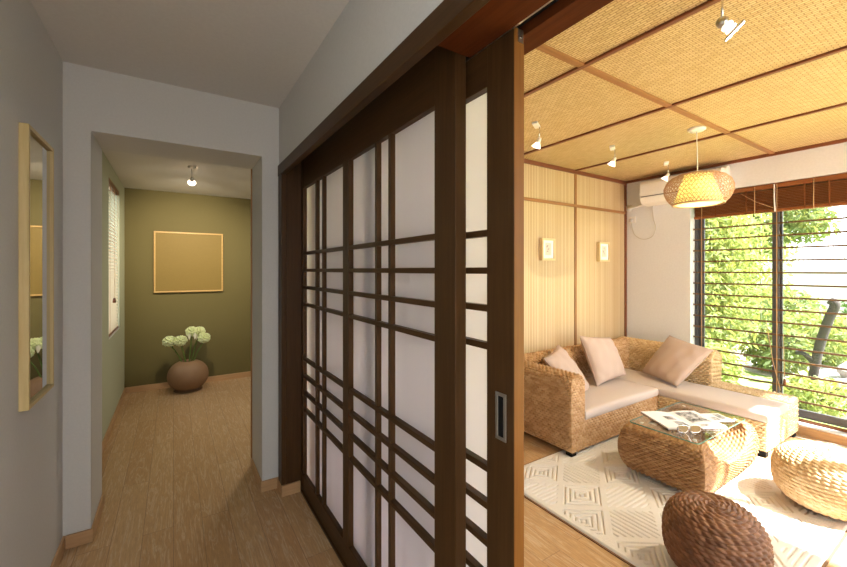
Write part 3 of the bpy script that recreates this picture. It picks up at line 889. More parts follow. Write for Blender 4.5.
# outer shell: two families of strips spiralling over a lens profile, plus hoops
def lens(t):
    a = t
    K = ((0, .098, 2.262), (.1, .135, 2.257), (.22, .180, 2.235), (.35, .213, 2.203), (.5, .230, 2.158), (.65, .229, 2.118), (.8, .213, 2.075), (.92, .190, 2.042), (1., .170, 2.024))
    for (t0, r0, z0), (t1, r1, z1) in zip(K, K[1:]):
        if a <= t1 + 1e-9:
            f = (a-t0)/(t1-t0); return r0+(r1-r0)*f, z0+(z1-z0)*f
def strip_family(mb, prof, n, turns, w, n_seg=22, sgn=1, lift=0.):
    for k in range(n):
        L_, R_ = [], []
        for i in range(n_seg+1):
            t = i/n_seg; r, z = prof(t)
            a = 2*PI*k/n + sgn*turns*2*PI*t
            da = w/max(r, .05)
            L_.append((PX+(r+lift)*math.cos(a-da), PY+(r+lift)*math.sin(a-da), z))
            R_.append((PX+(r+lift)*math.cos(a+da), PY+(r+lift)*math.sin(a+da), z))
        vs_ = L_ + R_
        fs_ = [(i, i+1, n_seg+2+i, n_seg+1+i) for i in range(n_seg)]
        mb.add(vs_, fs_)
o = MB()
strip_family(o, lens, 46, .17, .0021)
strip_family(o, lens, 46, .17, .0021, sgn=-1, lift=.002)
for t in [i/9 for i in range(1, 9)]:
    r, z = lens(t)
    o.lathe([(r-.001, z-.0016), (r+.0015, z-.0016), (r+.0015, z+.0016), (r-.001, z+.0016), (r-.001, z-.0016)], (PX, PY, 0), 64)
so2 = o.build('outer_shade', 'shade_outer', pd, fixn=False)
sm = so2.modifiers.new('thick', 'SOLIDIFY'); sm.thickness = .0022
ring = MB()
def torus(mb, r, z, q):
    mb.lathe([(r+q*math.cos(a), z+q*math.sin(a)) for a in [2*PI*k/8 for k in range(9)]], (PX, PY, 0), 56)
torus(ring, .098, 2.262, .005)
ring.build('top_ring', 'shade_outer', pd)
ring2 = MB(); torus(ring2, .170, 2.024, .007)
ring2.build('bottom_ring', 'shade_outer', pd)
MB().lathe([(.088, 2.260), (.094, 2.24), (.166, 2.032), (.164, 2.032), (.092, 2.24), (.086, 2.260)], (PX, PY, 0), 48).build('inner_shade', 'shade_inner', pd, fixn=False)
def cone(t): return .0895+.0795*t, 2.258-.230*t
o = MB()
strip_family(o, cone, 30, .12, .0019, 14)
strip_family(o, cone, 30, .12, .0019, 14, -1, .0015)
o.build('inner_lattice', 'shade_strip', pd, fixn=False)
MB().lathe([(.001, 2.020), (.07, 2.016), (.14, 2.020), (.163, 2.028), (.162, 2.031), (.14, 2.023), (.001, 2.023)], (PX, PY, 0), 40).build('diffuser', 'shade_bottom', pd)
MB().sphere((PX, PY, 2.14), .04, 16, 12).build('bulb', 'bulb', pd)
MB().lathe([(.018, 2.262), (.018, 2.18), (.001, 2.18)], (PX, PY, 0), 14).build('lamp_holder', 'white_plastic', pd)

# ================================================================== SECTIONAL SOFA
SX0, SX1 = 2.64, 4.74      # arm outer side, back of the chaise side
SY0, SY1 = 1.94, 2.715     # sofa front, back
CX0 = 3.965                # chaise left side
CYE = 1.115                # chaise front end
sf = thing('sectional_sofa', (2.64, 1.94, 0), 'L-shaped woven rush sofa with chaise and beige seat cushions by the bamboo wall', 'sofa')
def quadf(A, B, C, D):
    """bilinear patch A(u0v0) B(u1v0) C(u1v1) D(u0v1)"""
    A, B, C, D = [np.array(p, float) for p in (A, B, C, D)]
    def f(U, V):
        U = U[..., None]; V = V[..., None]
        return A*(1-U)*(1-V) + B*U*(1-V) + C*U*V + D*(1-U)*V
    return f
def sweep_yz(prof, x0, x1):
    """profile of (y,z) carried along x"""
    p = np.array(prof, float); s = np.r_[0, np.cumsum(np.linalg.norm(np.diff(p, axis=0), axis=1))]
    def f(U, V):
        return stack(x0+(x1-x0)*U, np.interp(V*s[-1], s, p[:, 0]), np.interp(V*s[-1], s, p[:, 1]))
    return f, s[-1]
def sweep_xz(prof, y0, y1):
    p = np.array(prof, float); s = np.r_[0, np.cumsum(np.linalg.norm(np.diff(p, axis=0), axis=1))]
    def f(U, V):
        return stack(np.interp(V*s[-1], s, p[:, 0]), y0+(y1-y0)*U, np.interp(V*s[-1], s, p[:, 1]))
    return f, s[-1]
def roll(c0, c1, zb0, zb1, ztop, n=14, bulge=.0):
    """cross-section of an upright with a rounded top: up the c0 side, over, down the c1 side"""
    r = abs(c1-c0)/2; cm = (c0+c1)/2; sg = 1 if c1 > c0 else -1
    pts = [(c0, zb0)]
    for k in range(1, 5):
        z = zb0 + (ztop-r-zb0)*k/4
        pts.append((c0 - sg*bulge*math.sin(PI*k/4*.5), z))
    for k in range(1, n):
        a = PI - PI*k/n
        pts.append((cm + sg*(r+bulge)*math.cos(a), ztop-r + r*math.sin(a)))
    for k in range(4, -1, -1):
        z = zb1 + (ztop-r-zb1)*k/4
        pts.append((c1 + sg*bulge*math.sin(PI*k/4*.5), z))
    return pts
def cap_patch(prof, axis, at):
    """flat end of a roll section: strands run between the two sides"""
    p = np.array(prof, float); n = len(p)//2
    s = np.r_[0, np.cumsum(np.linalg.norm(np.diff(p, axis=0), axis=1))]; h = s[-1]/2
    def f(U, V):
        a0 = np.interp(V*h, s, p[:, 0]); z0 = np.interp(V*h, s, p[:, 1])
        a1 = np.interp(s[-1]-V*h, s, p[:, 0]); z1 = np.interp(s[-1]-V*h, s, p[:, 1])
        a = a0+(a1-a0)*U; z = z0+(z1-z0)*U
        return stack(a, at+0*a, z) if axis == 'y' else stack(at+0*a, a, z)
    return f, h
ROW, PER, AMP = .0205, .040, .0135
# left arm
am = MB()
pa = roll(2.648, 2.798, .05, .05, .655, bulge=.012)
f_, l_ = sweep_xz(pa, SY0, SY1-.02)
weave_patch(am, f_, SY1-SY0-.02, l_, PER, ROW, AMP, flip=True)
f_, l_ = cap_patch(pa, 'y', SY0)
weave_patch(am, f_, .16, l_, PER*.8, ROW, AMP)
am.build('arm', 'rush', sf)
# long seat base
sb_ = MB()
weave_patch(sb_, quadf((2.80, SY0+.004, .05), (CX0, SY0+.004, .05), (CX0, SY0+.004, .278), (2.80, SY0+.004, .278)), CX0-2.80, .228, PER, ROW, AMP)
sb_.add([(2.66, SY0+.01, .05), (CX0, SY0+.01, .05), (CX0, SY1, .05), (2.66, SY1, .05)], [(0, 1, 2, 3)])
sb_.add([(2.79, SY0+.01, .277), (CX0, SY0+.01, .277), (CX0, SY1-.2, .277), (2.79, SY1-.2, .277)], [(0, 1, 2, 3)])
sb_.build('seat_base', 'rush', sf)
# chaise base with the ledge on the window side
cb2 = MB()
weave_patch(cb2, quadf((CX0, SY0+.02, .05), (CX0, CYE, .05), (CX0, CYE, .278), (CX0, SY0+.02, .278)), SY0+.02-CYE, .228, PER, ROW, AMP)
weave_patch(cb2, quadf((CX0, CYE, .05), (4.47, CYE, .05), (4.47, CYE, .278), (CX0, CYE, .278)), .505, .228, PER, ROW, AMP)
weave_patch(cb2, quadf((4.47, CYE, .05), (SX1, CYE, .05), (SX1, CYE, .352), (4.47, CYE, .352)), SX1-4.47, .302, PER, ROW, AMP)
weave_patch(cb2, quadf((4.47, CYE, .352), (SX1, CYE, .352), (SX1, 1.72, .352), (4.47, 1.72, .352)), SX1-4.47, .60, PER, ROW, AMP)
weave_patch(cb2, quadf((SX1, CYE, .05), (SX1, SY1, .05), (SX1, SY1, .352), (SX1, CYE, .352)), SY1-CYE, .302, PER*2, ROW*2, AMP)
cb2.add([(CX0, CYE, .05), (SX1, CYE, .05), (SX1, SY1, .05), (CX0, SY1, .05)], [(0, 1, 2, 3)])
cb2.add([(CX0, CYE, .277), (4.47, CYE, .277), (4.47, SY1-.2, .277), (CX0, SY1-.2, .277)], [(0, 1, 2, 3)])
cb2.add([(4.471, CYE, .27), (4.471, 1.72, .27), (4.471, 1.72, .352), (4.471, CYE, .352)], [(0, 1, 2, 3)])
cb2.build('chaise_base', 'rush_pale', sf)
# backrests
bk1 = MB()
pb = roll(2.545, SY1-.005, .27, .05, .675, bulge=.008)
f_, l_ = sweep_yz(pb, 2.79, 4.60)
weave_patch(bk1, f_, 1.81, l_, PER, ROW, AMP)
bk1.build('backrest', 'rush', sf)
bk2 = MB()
pc = roll(4.53, SX1, .27, .05, .675, bulge=.008)
f_, l_ = sweep_xz(pc, 1.70, SY1)
weave_patch(bk2, f_, SY1-1.70, l_, PER, ROW, AMP, flip=True)
f_, l_ = cap_patch(pc, 'y', 1.70)
weave_patch(bk2, f_, .21, l_, PER, ROW, AMP)
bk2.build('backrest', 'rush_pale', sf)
# cushions: soft-edged pads
def pad(x0, x1, y0, y1, z0, z1, crown=.012, nx=28, ny=20, seed=0):
    rnd = np.random.RandomState(seed)
    nz = 6
    u = np.linspace(-1, 1, nx); v = np.linspace(-1, 1, ny)
    mb = MB()
    e = .018
    def top(U, V, s):
        X = (x0+x1)/2 + (x1-x0)/2*U; Y = (y0+y1)/2 + (y1-y0)/2*V
        w = np.clip((1-np.abs(U))*(x1-x0)/2/e, 0, 1); q = np.clip((1-np.abs(V))*(y1-y0)/2/e, 0, 1)
        rnd_ = 1 - np.sqrt(1-np.minimum(1, (1-w)**2)) ; rn2 = 1 - np.sqrt(1-np.minimum(1, (1-q)**2))
        edge = np.maximum(rnd_, rn2)
        body = crown*(1-U**4)*(1-V**4) + .003*np.sin(7*X+5*Y)*np.cos(9*Y-3*X)*(1-U**2)*(1-V**2)
        zt = z1 - e*edge + body
        zb = z0 + e*.6*edge
        return stack(X, Y, zt if s > 0 else zb)
    # denser near the rims
    g = lambda n: np.sign(np.linspace(-1, 1, n))*(1-(1-np.abs(np.linspace(-1, 1, n)))**1.8)
    U, V = np.meshgrid(g(nx), g(ny), indexing='ij')
    idx = np.arange(nx*ny).reshape(nx, ny)
    F = np.stack([idx[:-1, :-1], idx[1:, :-1], idx[1:, 1:], idx[:-1, 1:]], -1).reshape(-1, 4)
    T = top(U, V, 1).reshape(-1, 3); B = top(U, V, -1).reshape(-1, 3)
    border = list(idx[:, 0]) + list(idx[-1, 1:]) + list(idx[-2::-1, -1]) + list(idx[0, -2:0:-1])
    n = len(T)
    mb.arr(np.vstack([T, B]), np.vstack([F, F[:, ::-1]+n]))
    for a, b in zip(border, border[1:]+border[:1]):
        mb.f.append((int(a), int(a)+n, int(b)+n, int(b))); mb.mi.append(0); mb.sm.append(True)
    return mb
pad(2.805, 3.958, SY0-.012, 2.55, .279, .352, .016).build('seat_cushion', 'cushion', sf)
pad(3.962, 4.465, CYE-.010, 2.55, .279, .350, .010, 20, 34).build('seat_cushion', 'cushion', sf)
for x, y in ((2.68, 1.975), (2.68, 2.66), (CX0+.03, CYE+.035), (SX1-.05, CYE+.035), (SX1-.05, 2.66), (3.6, 2.66)):
    MB().box(x-.03, x+.03, y-.03, y+.03, .0165 if (x < 3.9 and y < 2.0) else 0, .052).build('foot', 'black', sf, .003)

# throw pillows, laid over four corner points
def pillow(name, A, B, C, D, thick, lab, seed):
    """A,B lower corners, C,D upper corners (A-B-C-D round the edge)"""
    A, B, C, D = [np.array(p, float) for p in (A, B, C, D)]
    cen = (A+B+C+D)/4
    A, B, C, D = [cen + (p-cen)*1.07 for p in (A, B, C, D)]
    n_ = np.cross(B-A, D-A); n_ /= np.linalg.norm(n_)
    k = 25
    rnd = np.random.RandomState(seed)
    t = np.linspace(-1, 1, k); t = np.sign(t)*(1-(1-np.abs(t))**1.35)
    U, V = np.meshgrid(t, t, indexing='ij')
    pin = .055
    u = U*(1 - pin*(1-U**2)*0 - pin*(1-V**2)*np.abs(U)**3); v = V*(1 - pin*(1-U**2)*np.abs(V)**3)
    a = ((u+1)/2)[..., None]; b = ((v+1)/2)[..., None]
    P = A*(1-a)*(1-b) + B*a*(1-b) + C*a*b + D*(1-a)*b
    puff = thick*np.sqrt(np.maximum(0, (1-U**2)*(1-V**2)))**.75
    ph = rnd.uniform(0, 6, 4)
    wr_ = .004*np.sin(9*U+3*V+ph[0])*np.sin(5*V-4*U+ph[1]) + .0035*np.sin(16*(U*V)+ph[2])
    rim = np.clip((1-np.maximum(np.abs(U), np.abs(V)))*5, 0, 1)
    F1 = P + n_*(puff + wr_*rim)[..., None]; F2 = P - n_*(puff*.9)[..., None]
    idx = np.arange(k*k).reshape(k, k)
    F = np.stack([idx[:-1, :-1], idx[1:, :-1], idx[1:, 1:], idx[:-1, 1:]], -1).reshape(-1, 4)
    mb = MB(); mb.arr(np.vstack([F1.reshape(-1, 3), F2.reshape(-1, 3)]), np.vstack([F, F[:, ::-1]+k*k]))
    t_ = thing(name, tuple(cen), lab, 'pillow', 'taupe pillows on the sofa')
    mb.build('cover', 'pillow', t_, fixn=False)
    pts = []
    for i in range(k): pts.append(P[i, 0])
    for i in range(k): pts.append(P[-1, i])
    for i in range(k): pts.append(P[k-1-i, -1])
    for i in range(k): pts.append(P[0, k-1-i])
    MB().tube([tuple(p) for j, p in enumerate(pts) if j == 0 or np.linalg.norm(p-pts[j-1]) > 1e-4], .003, 6).build('seam', 'pillow', t_)
    return t_
pillow('throw_pillow', (2.90, 2.08, .385), (3.29, 2.24, .395), (3.19, 2.49, .745), (2.80, 2.33, .70), .075, 'taupe throw pillow leaning in the corner behind the sofa arm', 1)
pillow('throw_pillow', (3.46, 2.25, .395), (3.94, 2.26, .42), (3.97, 2.44, .755), (3.49, 2.45, .815), .08, 'taupe throw pillow standing against the middle of the bamboo side backrest', 2)
pillow('throw_pillow', (4.28, 2.24, .400), (4.105, 1.835, .385), (4.405, 1.66, .715), (4.45, 2.055, .785), .075, 'taupe throw pillow tipped on a corner at the window end backrest', 3)

# ================================================================== COFFEE TABLE
ct = thing('coffee_table', (3.17, 1.34, 0), 'woven brown rush coffee table with a rectangular clear glass top', 'table')
TCX, TCY = 3.185, 1.345
ZB, ZT = .05, .385
def bul(z):
    t = np.clip((z-ZB)/(ZT-ZB), 0, 1)
    return np.sqrt(np.maximum(0, 1-(2*t-1)**2*.92))
def XH(z): return .335 + .105*bul(z)
def YH(z): return .205 + .075*bul(z)
def ztop(u):
    a = np.abs(u)
    scoop = .215 + (ZT-.215)*np.clip(a/.80, 0, 1)**2.4
    return np.where(a > .80, ZT - .02*np.clip((a-.80)/.20, 0, 1)**2, scoop)
tb = MB()
def side(sg):
    def f(U, V):
        z = ZB + (ztop(np.ones_like(V))-ZB)*V
        return stack(TCX + sg*XH(z), TCY + (2*U-1)*YH(z), z)
    return f
def end(sg):
    def f(U, V):
        u = 2*U-1
        z = ZB + (ztop(u)-ZB)*V
        return stack(TCX + u*XH(z), TCY + sg*YH(z), z)
    return f
def topf(U, V):
    u = 2*U-1
    z = ztop(u)
    return stack(TCX + u*XH(z), TCY + (2*V-1)*YH(z), z)
TP, TR = .040, .0200
weave_patch(tb, side(-1), .54, .46, TP, TR, .0115, flip=True)
weave_patch(tb, side(1), .54, .46, TP, TR, .0115)
weave_patch(tb, end(-1), .84, .42, TP, TR, .0115)
weave_patch(tb, end(1), .84, .42, TP, TR, .0115, flip=True)
weave_patch(tb, topf, .95, .52, TP, TR, .009)
tb.add([(TCX-.36, TCY-.22, ZB), (TCX+.36, TCY-.22, ZB), (TCX+.36, TCY+.22, ZB), (TCX-.36, TCY+.22, ZB)], [(0, 1, 2, 3)])
tb.build('woven_body', 'rush_table', ct)
gx0, gx1, gy0, gy1 = 2.785, 3.565, 1.118, 1.566
def rrect(x0, x1, y0, y1, r, n=6):
    P = []
    for cx_, cy_, a0 in ((x1-r, y1-r, 0), (x0+r, y1-r, PI/2), (x0+r, y0+r, PI), (x1-r, y0+r, 1.5*PI)):
        for k in range(n+1):
            a = a0 + PI/2*k/n; P.append((cx_+r*math.cos(a), cy_+r*math.sin(a)))
    return P
gl = MB()
pr = rrect(gx0, gx1, gy0, gy1, .025)
n_ = len(pr)
gl.add([(x, y, .3935) for x, y in pr] + [(x, y, .4015) for x, y in pr], [tuple(reversed(range(n_))), tuple(range(n_, 2*n_))], 0)
gl.add([(x, y, .3935) for x, y in pr] + [(x, y, .4015) for x, y in pr], [(k, (k+1) % n_, n_+(k+1) % n_, n_+k) for k in range(n_)], 1)
gl.build('glass_top', ['table_glass', 'glass_edge'], ct, fixn=False)
for x, y in ((2.93, 1.51), (2.93, 1.18), (3.44, 1.51), (3.44, 1.18)):
    MB().lathe([(.001, .055), (.022, .055), (.018, .0175), (.001, .0175)], (x, y, 0), 14).build('foot', 'black', ct)
for x, y in ((2.86, 1.17), (2.86, 1.51), (3.50, 1.17), (3.50, 1.51)):
    MB().lathe([(.001, .0095), (.012, .0095), (.012, 0), (.001, 0)], (x, y, .384), 12).build('glass_pad', 'white_plastic', ct)

# open magazine and the loose sheets below it
GZ = .4020
s_ = Vector((.505, .863, 0)); w_ = Vector((.863, -.505, 0))
C0 = Vector((2.858, 1.330, GZ))
mg = thing('open_magazine', tuple(C0 + s_*.16 + w_*.21), 'open magazine with grey photographs lying on the glass coffee table', 'magazine')
def leaf_page(sgn, zlift):
    """pages fall away from the spine; sgn -1 left block, +1 right block"""
    mb = MB(); n = 12
    top_, bot_ = [], []
    for j in range(2):
        for i in range(n+1):
            t = i/n
            d = .21 + sgn*t*.21
            h = .0035 + .0135*math.sin(min(1, t*1.25)*PI*.62)*(1-.25*t) + zlift
            top_.append(C0 + w_*d + s_*(.31*j) + Vector((0, 0, h)))
            bot_.append(C0 + w_*d + s_*(.31*j) + Vector((0, 0, .0018)))
    V = top_ + bot_; q = n+1
    fs = []
    for i in range(n):
        fs += [(i, i+1, q+i+1, q+i), (2*q+i, 2*q+q+i, 2*q+q+i+1, 2*q+i+1), (i, 2*q+i, 2*q+i+1, i+1), (q+i, q+i+1, 3*q+i+1, 3*q+i)]
    fs += [(0, q, 3*q, 2*q), (n, 2*q+n, 3*q+n, q+n)]
    mb.add(V, fs, 0, False)
    return mb
def page_photo(mb, sgn, t0, t1, j0, j1, mat):
    n = 8; V = []
    for jj in (j0, j1):
        for i in range(n+1):
            t = t0 + (t1-t0)*i/n
            h = .0035 + .0135*math.sin(min(1, t*1.25)*PI*.62)*(1-.25*t) + .0009
            V.append(C0 + w_*(.21+sgn*t*.21) + s_*(.31*jj) + Vector((0, 0, h)))
    mb.add(V, [(i, i+1, n+2+i, n+1+i) for i in range(n)], mat)
lp = leaf_page(-1, 0)
page_photo(lp, -1, .12, .50, .10, .36, 1); page_photo(lp, -1, .20, .55, .44, .66, 2)
lp.build('left_pages', ['page', 'photo_a', 'photo_b'], mg, fixn=False)
rp = leaf_page(1, 0)
page_photo(rp, 1, .15, .82, .30, .92, 1); page_photo(rp, 1, .2, .5, .06, .16, 2)
rp.build('right_pages', ['page', 'photo_b', 'photo_a'], mg, fixn=False)
cv = MB()
cv.add([C0 + s_*-.002 + w_*-.003 + Vector((0, 0, .0002)), C0 + s_*-.002 + w_*.423 + Vector((0, 0, .0002)), C0 + s_*.312 + w_*.423 + Vector((0, 0, .0002)), C0 + s_*.312 + w_*-.003 + Vector((0, 0, .0002)),
        C0 + s_*-.002 + w_*-.003 + Vector((0, 0, .0018)), C0 + s_*-.002 + w_*.423 + Vector((0, 0, .0018)), C0 + s_*.312 + w_*.423 + Vector((0, 0, .0018)), C0 + s_*.312 + w_*-.003 + Vector((0, 0, .0018))],
       [(0, 3, 2, 1), (4, 5, 6, 7), (0, 1, 5, 4), (1, 2, 6, 5), (2, 3, 7, 6), (3, 0, 4, 7)])
cv.build('cover', 'cover', mg)
np_ = thing('newspaper', (3.38, 1.24, GZ), 'white folded newspaper with grey pictures at the sunny end of the coffee table', 'newspaper')
q0 = C0 + w_*.432 + s_*.12; sx = w_; sy = s_
nb = MB()
def slab(mb, o0, a, b, la, lb, z0, z1, mat=0):
    P = [o0, o0+a*la, o0+a*la+b*lb, o0+b*lb]
    mb.add([p+Vector((0, 0, z0)) for p in P] + [p+Vector((0, 0, z1)) for p in P], [(0, 3, 2, 1), (4, 5, 6, 7), (0, 1, 5, 4), (1, 2, 6, 5), (2, 3, 7, 6), (3, 0, 4, 7)], mat)
slab(nb, q0, sx, sy, .145, .15, .0005, .005)
slab(nb, q0+sx*.015+sy*.02, sx, sy, .05, .06, .005, .0054, 1)
slab(nb, q0+sx*.08+sy*.03, sx, sy, .05, .10, .005, .0054, 1)
nb.build('folded_sheets', ['page', 'photo_a'], np_)

# sunglasses resting on the glass, temples towards the hall
sg_ = thing('sunglasses', (2.905, 1.235, GZ), 'silver framed sunglasses with brown lenses on the glass beside the magazine', 'glasses')
g0 = Vector((2.845, 1.272, GZ+.030)); gd = Vector((2.985, 1.180, GZ+.030)) - g0
gl_ = gd.length; gx = gd.normalized(); gn = Vector((-.55, -.83, 0)); gn = (gn - gx*gn.dot(gx)).normalized()
up = Vector((0, 0, 1))
def lens_loop(c, w, h, n=20):
    return [c + gx*(w*math.copysign(abs(math.cos(a))**.75, math.cos(a))) + up*(h*math.copysign(abs(math.sin(a))**.75, math.sin(a))) for a in [2*PI*k/n for k in range(n)]]
fm = MB()
for q in (.25, .75):
    c = g0 + gd*q
    lp_ = lens_loop(c, gl_*.215, .025)
    fm.tube(lp_ + [lp_[0]], .0028, 6, cap=False)
fm.tube([g0+gd*.455+up*.006, g0+gd*.5+up*.012, g0+gd*.545+up*.006], .0028, 6)
fm.build('frame', 'chrome', sg_)
for q in (.25, .75):
    c = g0 + gd*q; l2 = lens_loop(c, gl_*.21, .0245)
    le = MB(); k = len(l2)
    le.add([p+gn*.0008 for p in l2] + [p-gn*.0008 for p in l2], [tuple(range(k)), tuple(reversed(range(k, 2*k)))] + [(i, k+i, k+(i+1) % k, (i+1) % k) for i in range(k)])
    le.build('lens', 'lens', sg_)
for q in (.03, .97):
    c = g0 + gd*q + up*.006
    MB().tube([c, c+gn*.03+up*-.001, c+gn*.105-up*.010, c+gn*.140-up*.0325], [.0032, .0028, .0028, .0022], 6).build('temple', 'chrome', sg_)

# ================================================================== POUFS
def pouf_profile(R, Hh, flat=.5):
    P = []
    for k in range(0, 61):
        a = -PI/2 + PI*k/60
        c, s = math.cos(a), math.sin(a)
        P.append((max(.004, R*abs(c)**.62), Hh/2 + Hh/2*math.copysign(abs(s)**.80, s)))
    return P
def pouf(x, y, R, Hh, mat, lab, per=.038, row=.0205, tilt=(0, 0)):
    t = thing('rush_pouf', (x, y, 0), lab, 'pouf', 'rush poufs on the rug')
    mb = MB()
    woven_lathe(mb, pouf_profile(R, Hh), (x, y, .028), per, row, .0100)
    mb.build('woven_cover', mat, t)
    return t
pouf(3.43, .665, .262, .345, 'rush_pale', 'pale golden woven rush pouf in full sun at the right edge')
pouf(2.195, .815, .207, .340, 'rush_dark', 'dark brown woven rush pouf nearest the camera on the rug edge')

# ================================================================== RUG
RX0, RX1, RY0, RY1 = 1.945, 3.93, .545, 2.085
rg = thing('area_rug', ((RX0+RX1)/2, (RY0+RY1)/2, 0), 'ivory wool rug carved with diamond and stripe pattern under the coffee table', 'rug')
NXr, NYr = 560, 430
xs = np.linspace(RX0+.012, RX1-.012, NXr); ys = np.linspace(RY0+.012, RY1-.012, NYr)
XX, YY = np.meshgrid(xs, ys, indexing='ij')
# carved field: lozenge tiles, each with nested lozenges or straight bars
def carve(X, Y):
    a, b = .46, .34                       # lozenge lattice
    p = (X-RX0-.09)/a; q = (Y-RY0-.02)/b
    i = np.floor(p+q); j = np.floor(p-q)
    fu_ = p+q-i; fv_ = p-q-j              # inside one lozenge
    kind = (i + 2*j) % 4
    m = np.minimum(np.minimum(fu_, 1-fu_), np.minimum(fv_, 1-fv_))
    nest = np.abs(((m*2)*4.5) % 1 - .5)*2
    bx = np.abs(((X-RX0)/.034) % 1 - .5)*2
    by = np.abs(((Y-RY0)/.030) % 1 - .5)*2
    g = np.where(kind < 2, nest, np.where(kind == 2, bx, by))
    groove = np.clip((g-.62)/.22, 0, 1)
    edge = np.clip((m-.045)/.02, 0, 1)
    rim = np.minimum(np.minimum(X-RX0, RX1-X), np.minimum(Y-RY0, RY1-Y))
    return groove*edge*np.clip((rim-.05)/.01, 0, 1)
rimd = np.minimum(np.minimum(XX-RX0, RX1-XX), np.minimum(YY-RY0, RY1-YY))
ZZ = .0165 - .009*carve(XX, YY) - .010*np.clip((.020-rimd)/.008, 0, 1)
rng = np.random.RandomState(3)
ZZ += rng.uniform(-.0006, .0006, ZZ.shape)
idx = np.arange(NXr*NYr).reshape(NXr, NYr)
Fr = np.stack([idx[:-1, :-1], idx[1:, :-1], idx[1:, 1:], idx[:-1, 1:]], -1).reshape(-1, 4)
mb = MB(); mb.arr(stack(XX, YY, ZZ).reshape(-1, 3), Fr)
mb.build('pile', 'rug', rg, fixn=False)
bd = MB()
for x0, x1, y0, y1 in ((RX0, RX0+.013, RY0, RY1), (RX1-.013, RX1, RY0, RY1), (RX0, RX1, RY0, RY0+.013), (RX0, RX1, RY1-.013, RY1)):
    bd.box(x0, x1, y0, y1, 0, .007)
bd.build('binding', 'rug_edge', rg, .002)

# cable lying on the floor by the chaise foot
cab = MB().tube(smooth_pts([(4.69, 1.12, .005), (4.70, 1.02, .005), (4.755, .93, .005), (4.78, .80, .005), (4.77, .60, .005)]), .004, 6).build('cable', 'cord_grey', None, 0, (4.72, .9, 0))
tag(cab, 'thin grey cable on the floor between chaise foot and window', 'cable')

# ================================================================== GARDEN
GZ_ = -.15
lawn = MB().box(4.99, 40, -14, 30, GZ_-.1, GZ_)
tag(lawn.build('lawn', 'lawn', None, 0, (20, 5, GZ_)), 'sunlit lawn beyond the lounge window', 'lawn', None, 'structure')
tag(MB().box(.3, 4.99, -14, -.25, GZ_-.1, GZ_-.01).build('patio', 'path', None, 0, (2.5, -5, GZ_)), 'pale patio outside the garden side glazing', 'patio', None, 'structure')
pv = MB().prism([(7.4, -2.), (9.2, -2.), (9.4, 1.8), (10.6, 3.6), (13.5, 4.5), (13.2, 5.4), (9.6, 4.6), (8.1, 3.1), (7.6, 1.8)], 'z', GZ_, GZ_+.015)
tag(pv.build('garden_path', 'path', None, 0, (9, 2, GZ_)), 'pale gravel path curving across the lawn', 'path', None, 'structure')

def leafy(mb, c, rad, n, size, rnd, mat=0, droop=.3):
    for k in range(n):
        while True:
            p = Vector((rnd.uniform(-1, 1), rnd.uniform(-1, 1), rnd.uniform(-1, 1)))
            if .25 < p.length < 1: break
        q = Vector((c[0]+p.x*rad[0], c[1]+p.y*rad[1], c[2]+p.z*rad[2]))
        d = Vector((rnd.uniform(-1, 1), rnd.uniform(-1, 1), rnd.uniform(-.9, .5)-droop)).normalized()
        s = d.cross(Vector((rnd.uniform(-1, 1), rnd.uniform(-1, 1), rnd.uniform(-1, 1)))).normalized()
        l = size*rnd.uniform(.7, 1.3); w = l*.17
        nn = d.cross(s)*w*.3
        mb.add([q, q+d*l*.45+s*w+nn, q+d*l, q+d*l*.45-s*w+nn], [(0, 1, 2), (0, 2, 3)], mat)
def bamboo(x, y, h, ncane, nleaf, lab, seed, mat='leaf_a', spread=.45):
    rnd = random.Random(seed)
    t = thing('bamboo_clump', (x, y, GZ_), lab, 'bamboo', 'bamboo along the fence')
    cn = MB(); lf = MB()
    for k in range(ncane):
        a, b = rnd.uniform(-spread, spread), rnd.uniform(-spread, spread)
        hh = h*rnd.uniform(.8, 1.1)
        lx, ly = rnd.uniform(-.12, .12), rnd.uniform(-.12, .12)
        cn.tube([(x+a, y+b, GZ_), (x+a+lx*.3, y+b+ly*.3, GZ_+hh*.5), (x+a+lx, y+b+ly, GZ_+hh)], [.013, .011, .005], 6)
        leafy(lf, (x+a+lx*.6, y+b+ly*.6, GZ_+hh*.50), (.36, .36, hh*.52), nleaf//ncane, .115, rnd)
    cn.build('canes', 'cane', t)
    lf.build('foliage', mat, t, fixn=False)
def shrub(x, y, r, h, n, lab, seed, mat, size=.13, grp='garden shrubs', low=0.):
    rnd = random.Random(seed)
    t = thing('shrub', (x, y, GZ_), lab, 'shrub', grp)
    st_ = MB()
    for k in range(7):
        a = rnd.uniform(0, 2*PI)
        st_.tube([(x, y, GZ_), (x+math.cos(a)*r*.3, y+math.sin(a)*r*.3, GZ_+h*.4), (x+math.cos(a)*r*.7, y+math.sin(a)*r*.7, GZ_+h*.8)], [.016, .011, .004], 5)
    st_.build('stems', 'bark', t)
    lf = MB(); leafy(lf, (x, y, GZ_+h*.52), (r, r, h*.5), n, size, rnd)
    lf.build('foliage', mat, t, fixn=False)
bamboo(7.3, 3.05, 3.5, 6, 5200, 'tall bright bamboo seen through the left window sash near the frame', 11)
bamboo(7.6, 2.45, 3.7, 6, 5200, 'tall bright bamboo seen through the left sash beside the mullion', 12)
bamboo(9.2, 4.1, 3.4, 6, 4200, 'bamboo farther back behind the left sash', 13, 'leaf_b')
bamboo(9.6, 3.35, 3.2, 5, 3600, 'bamboo farther back just left of the mullion', 14, 'leaf_a')
shrub(8.1, 2.15, .42, .75, 1300, 'mid green shrub low behind the right sash beside the mullion', 21, 'leaf_b')
shrub(9.6, 1.95, .62, .95, 1800, 'broad leafy shrub behind the leaning trunk', 22, 'leaf_a', .14)
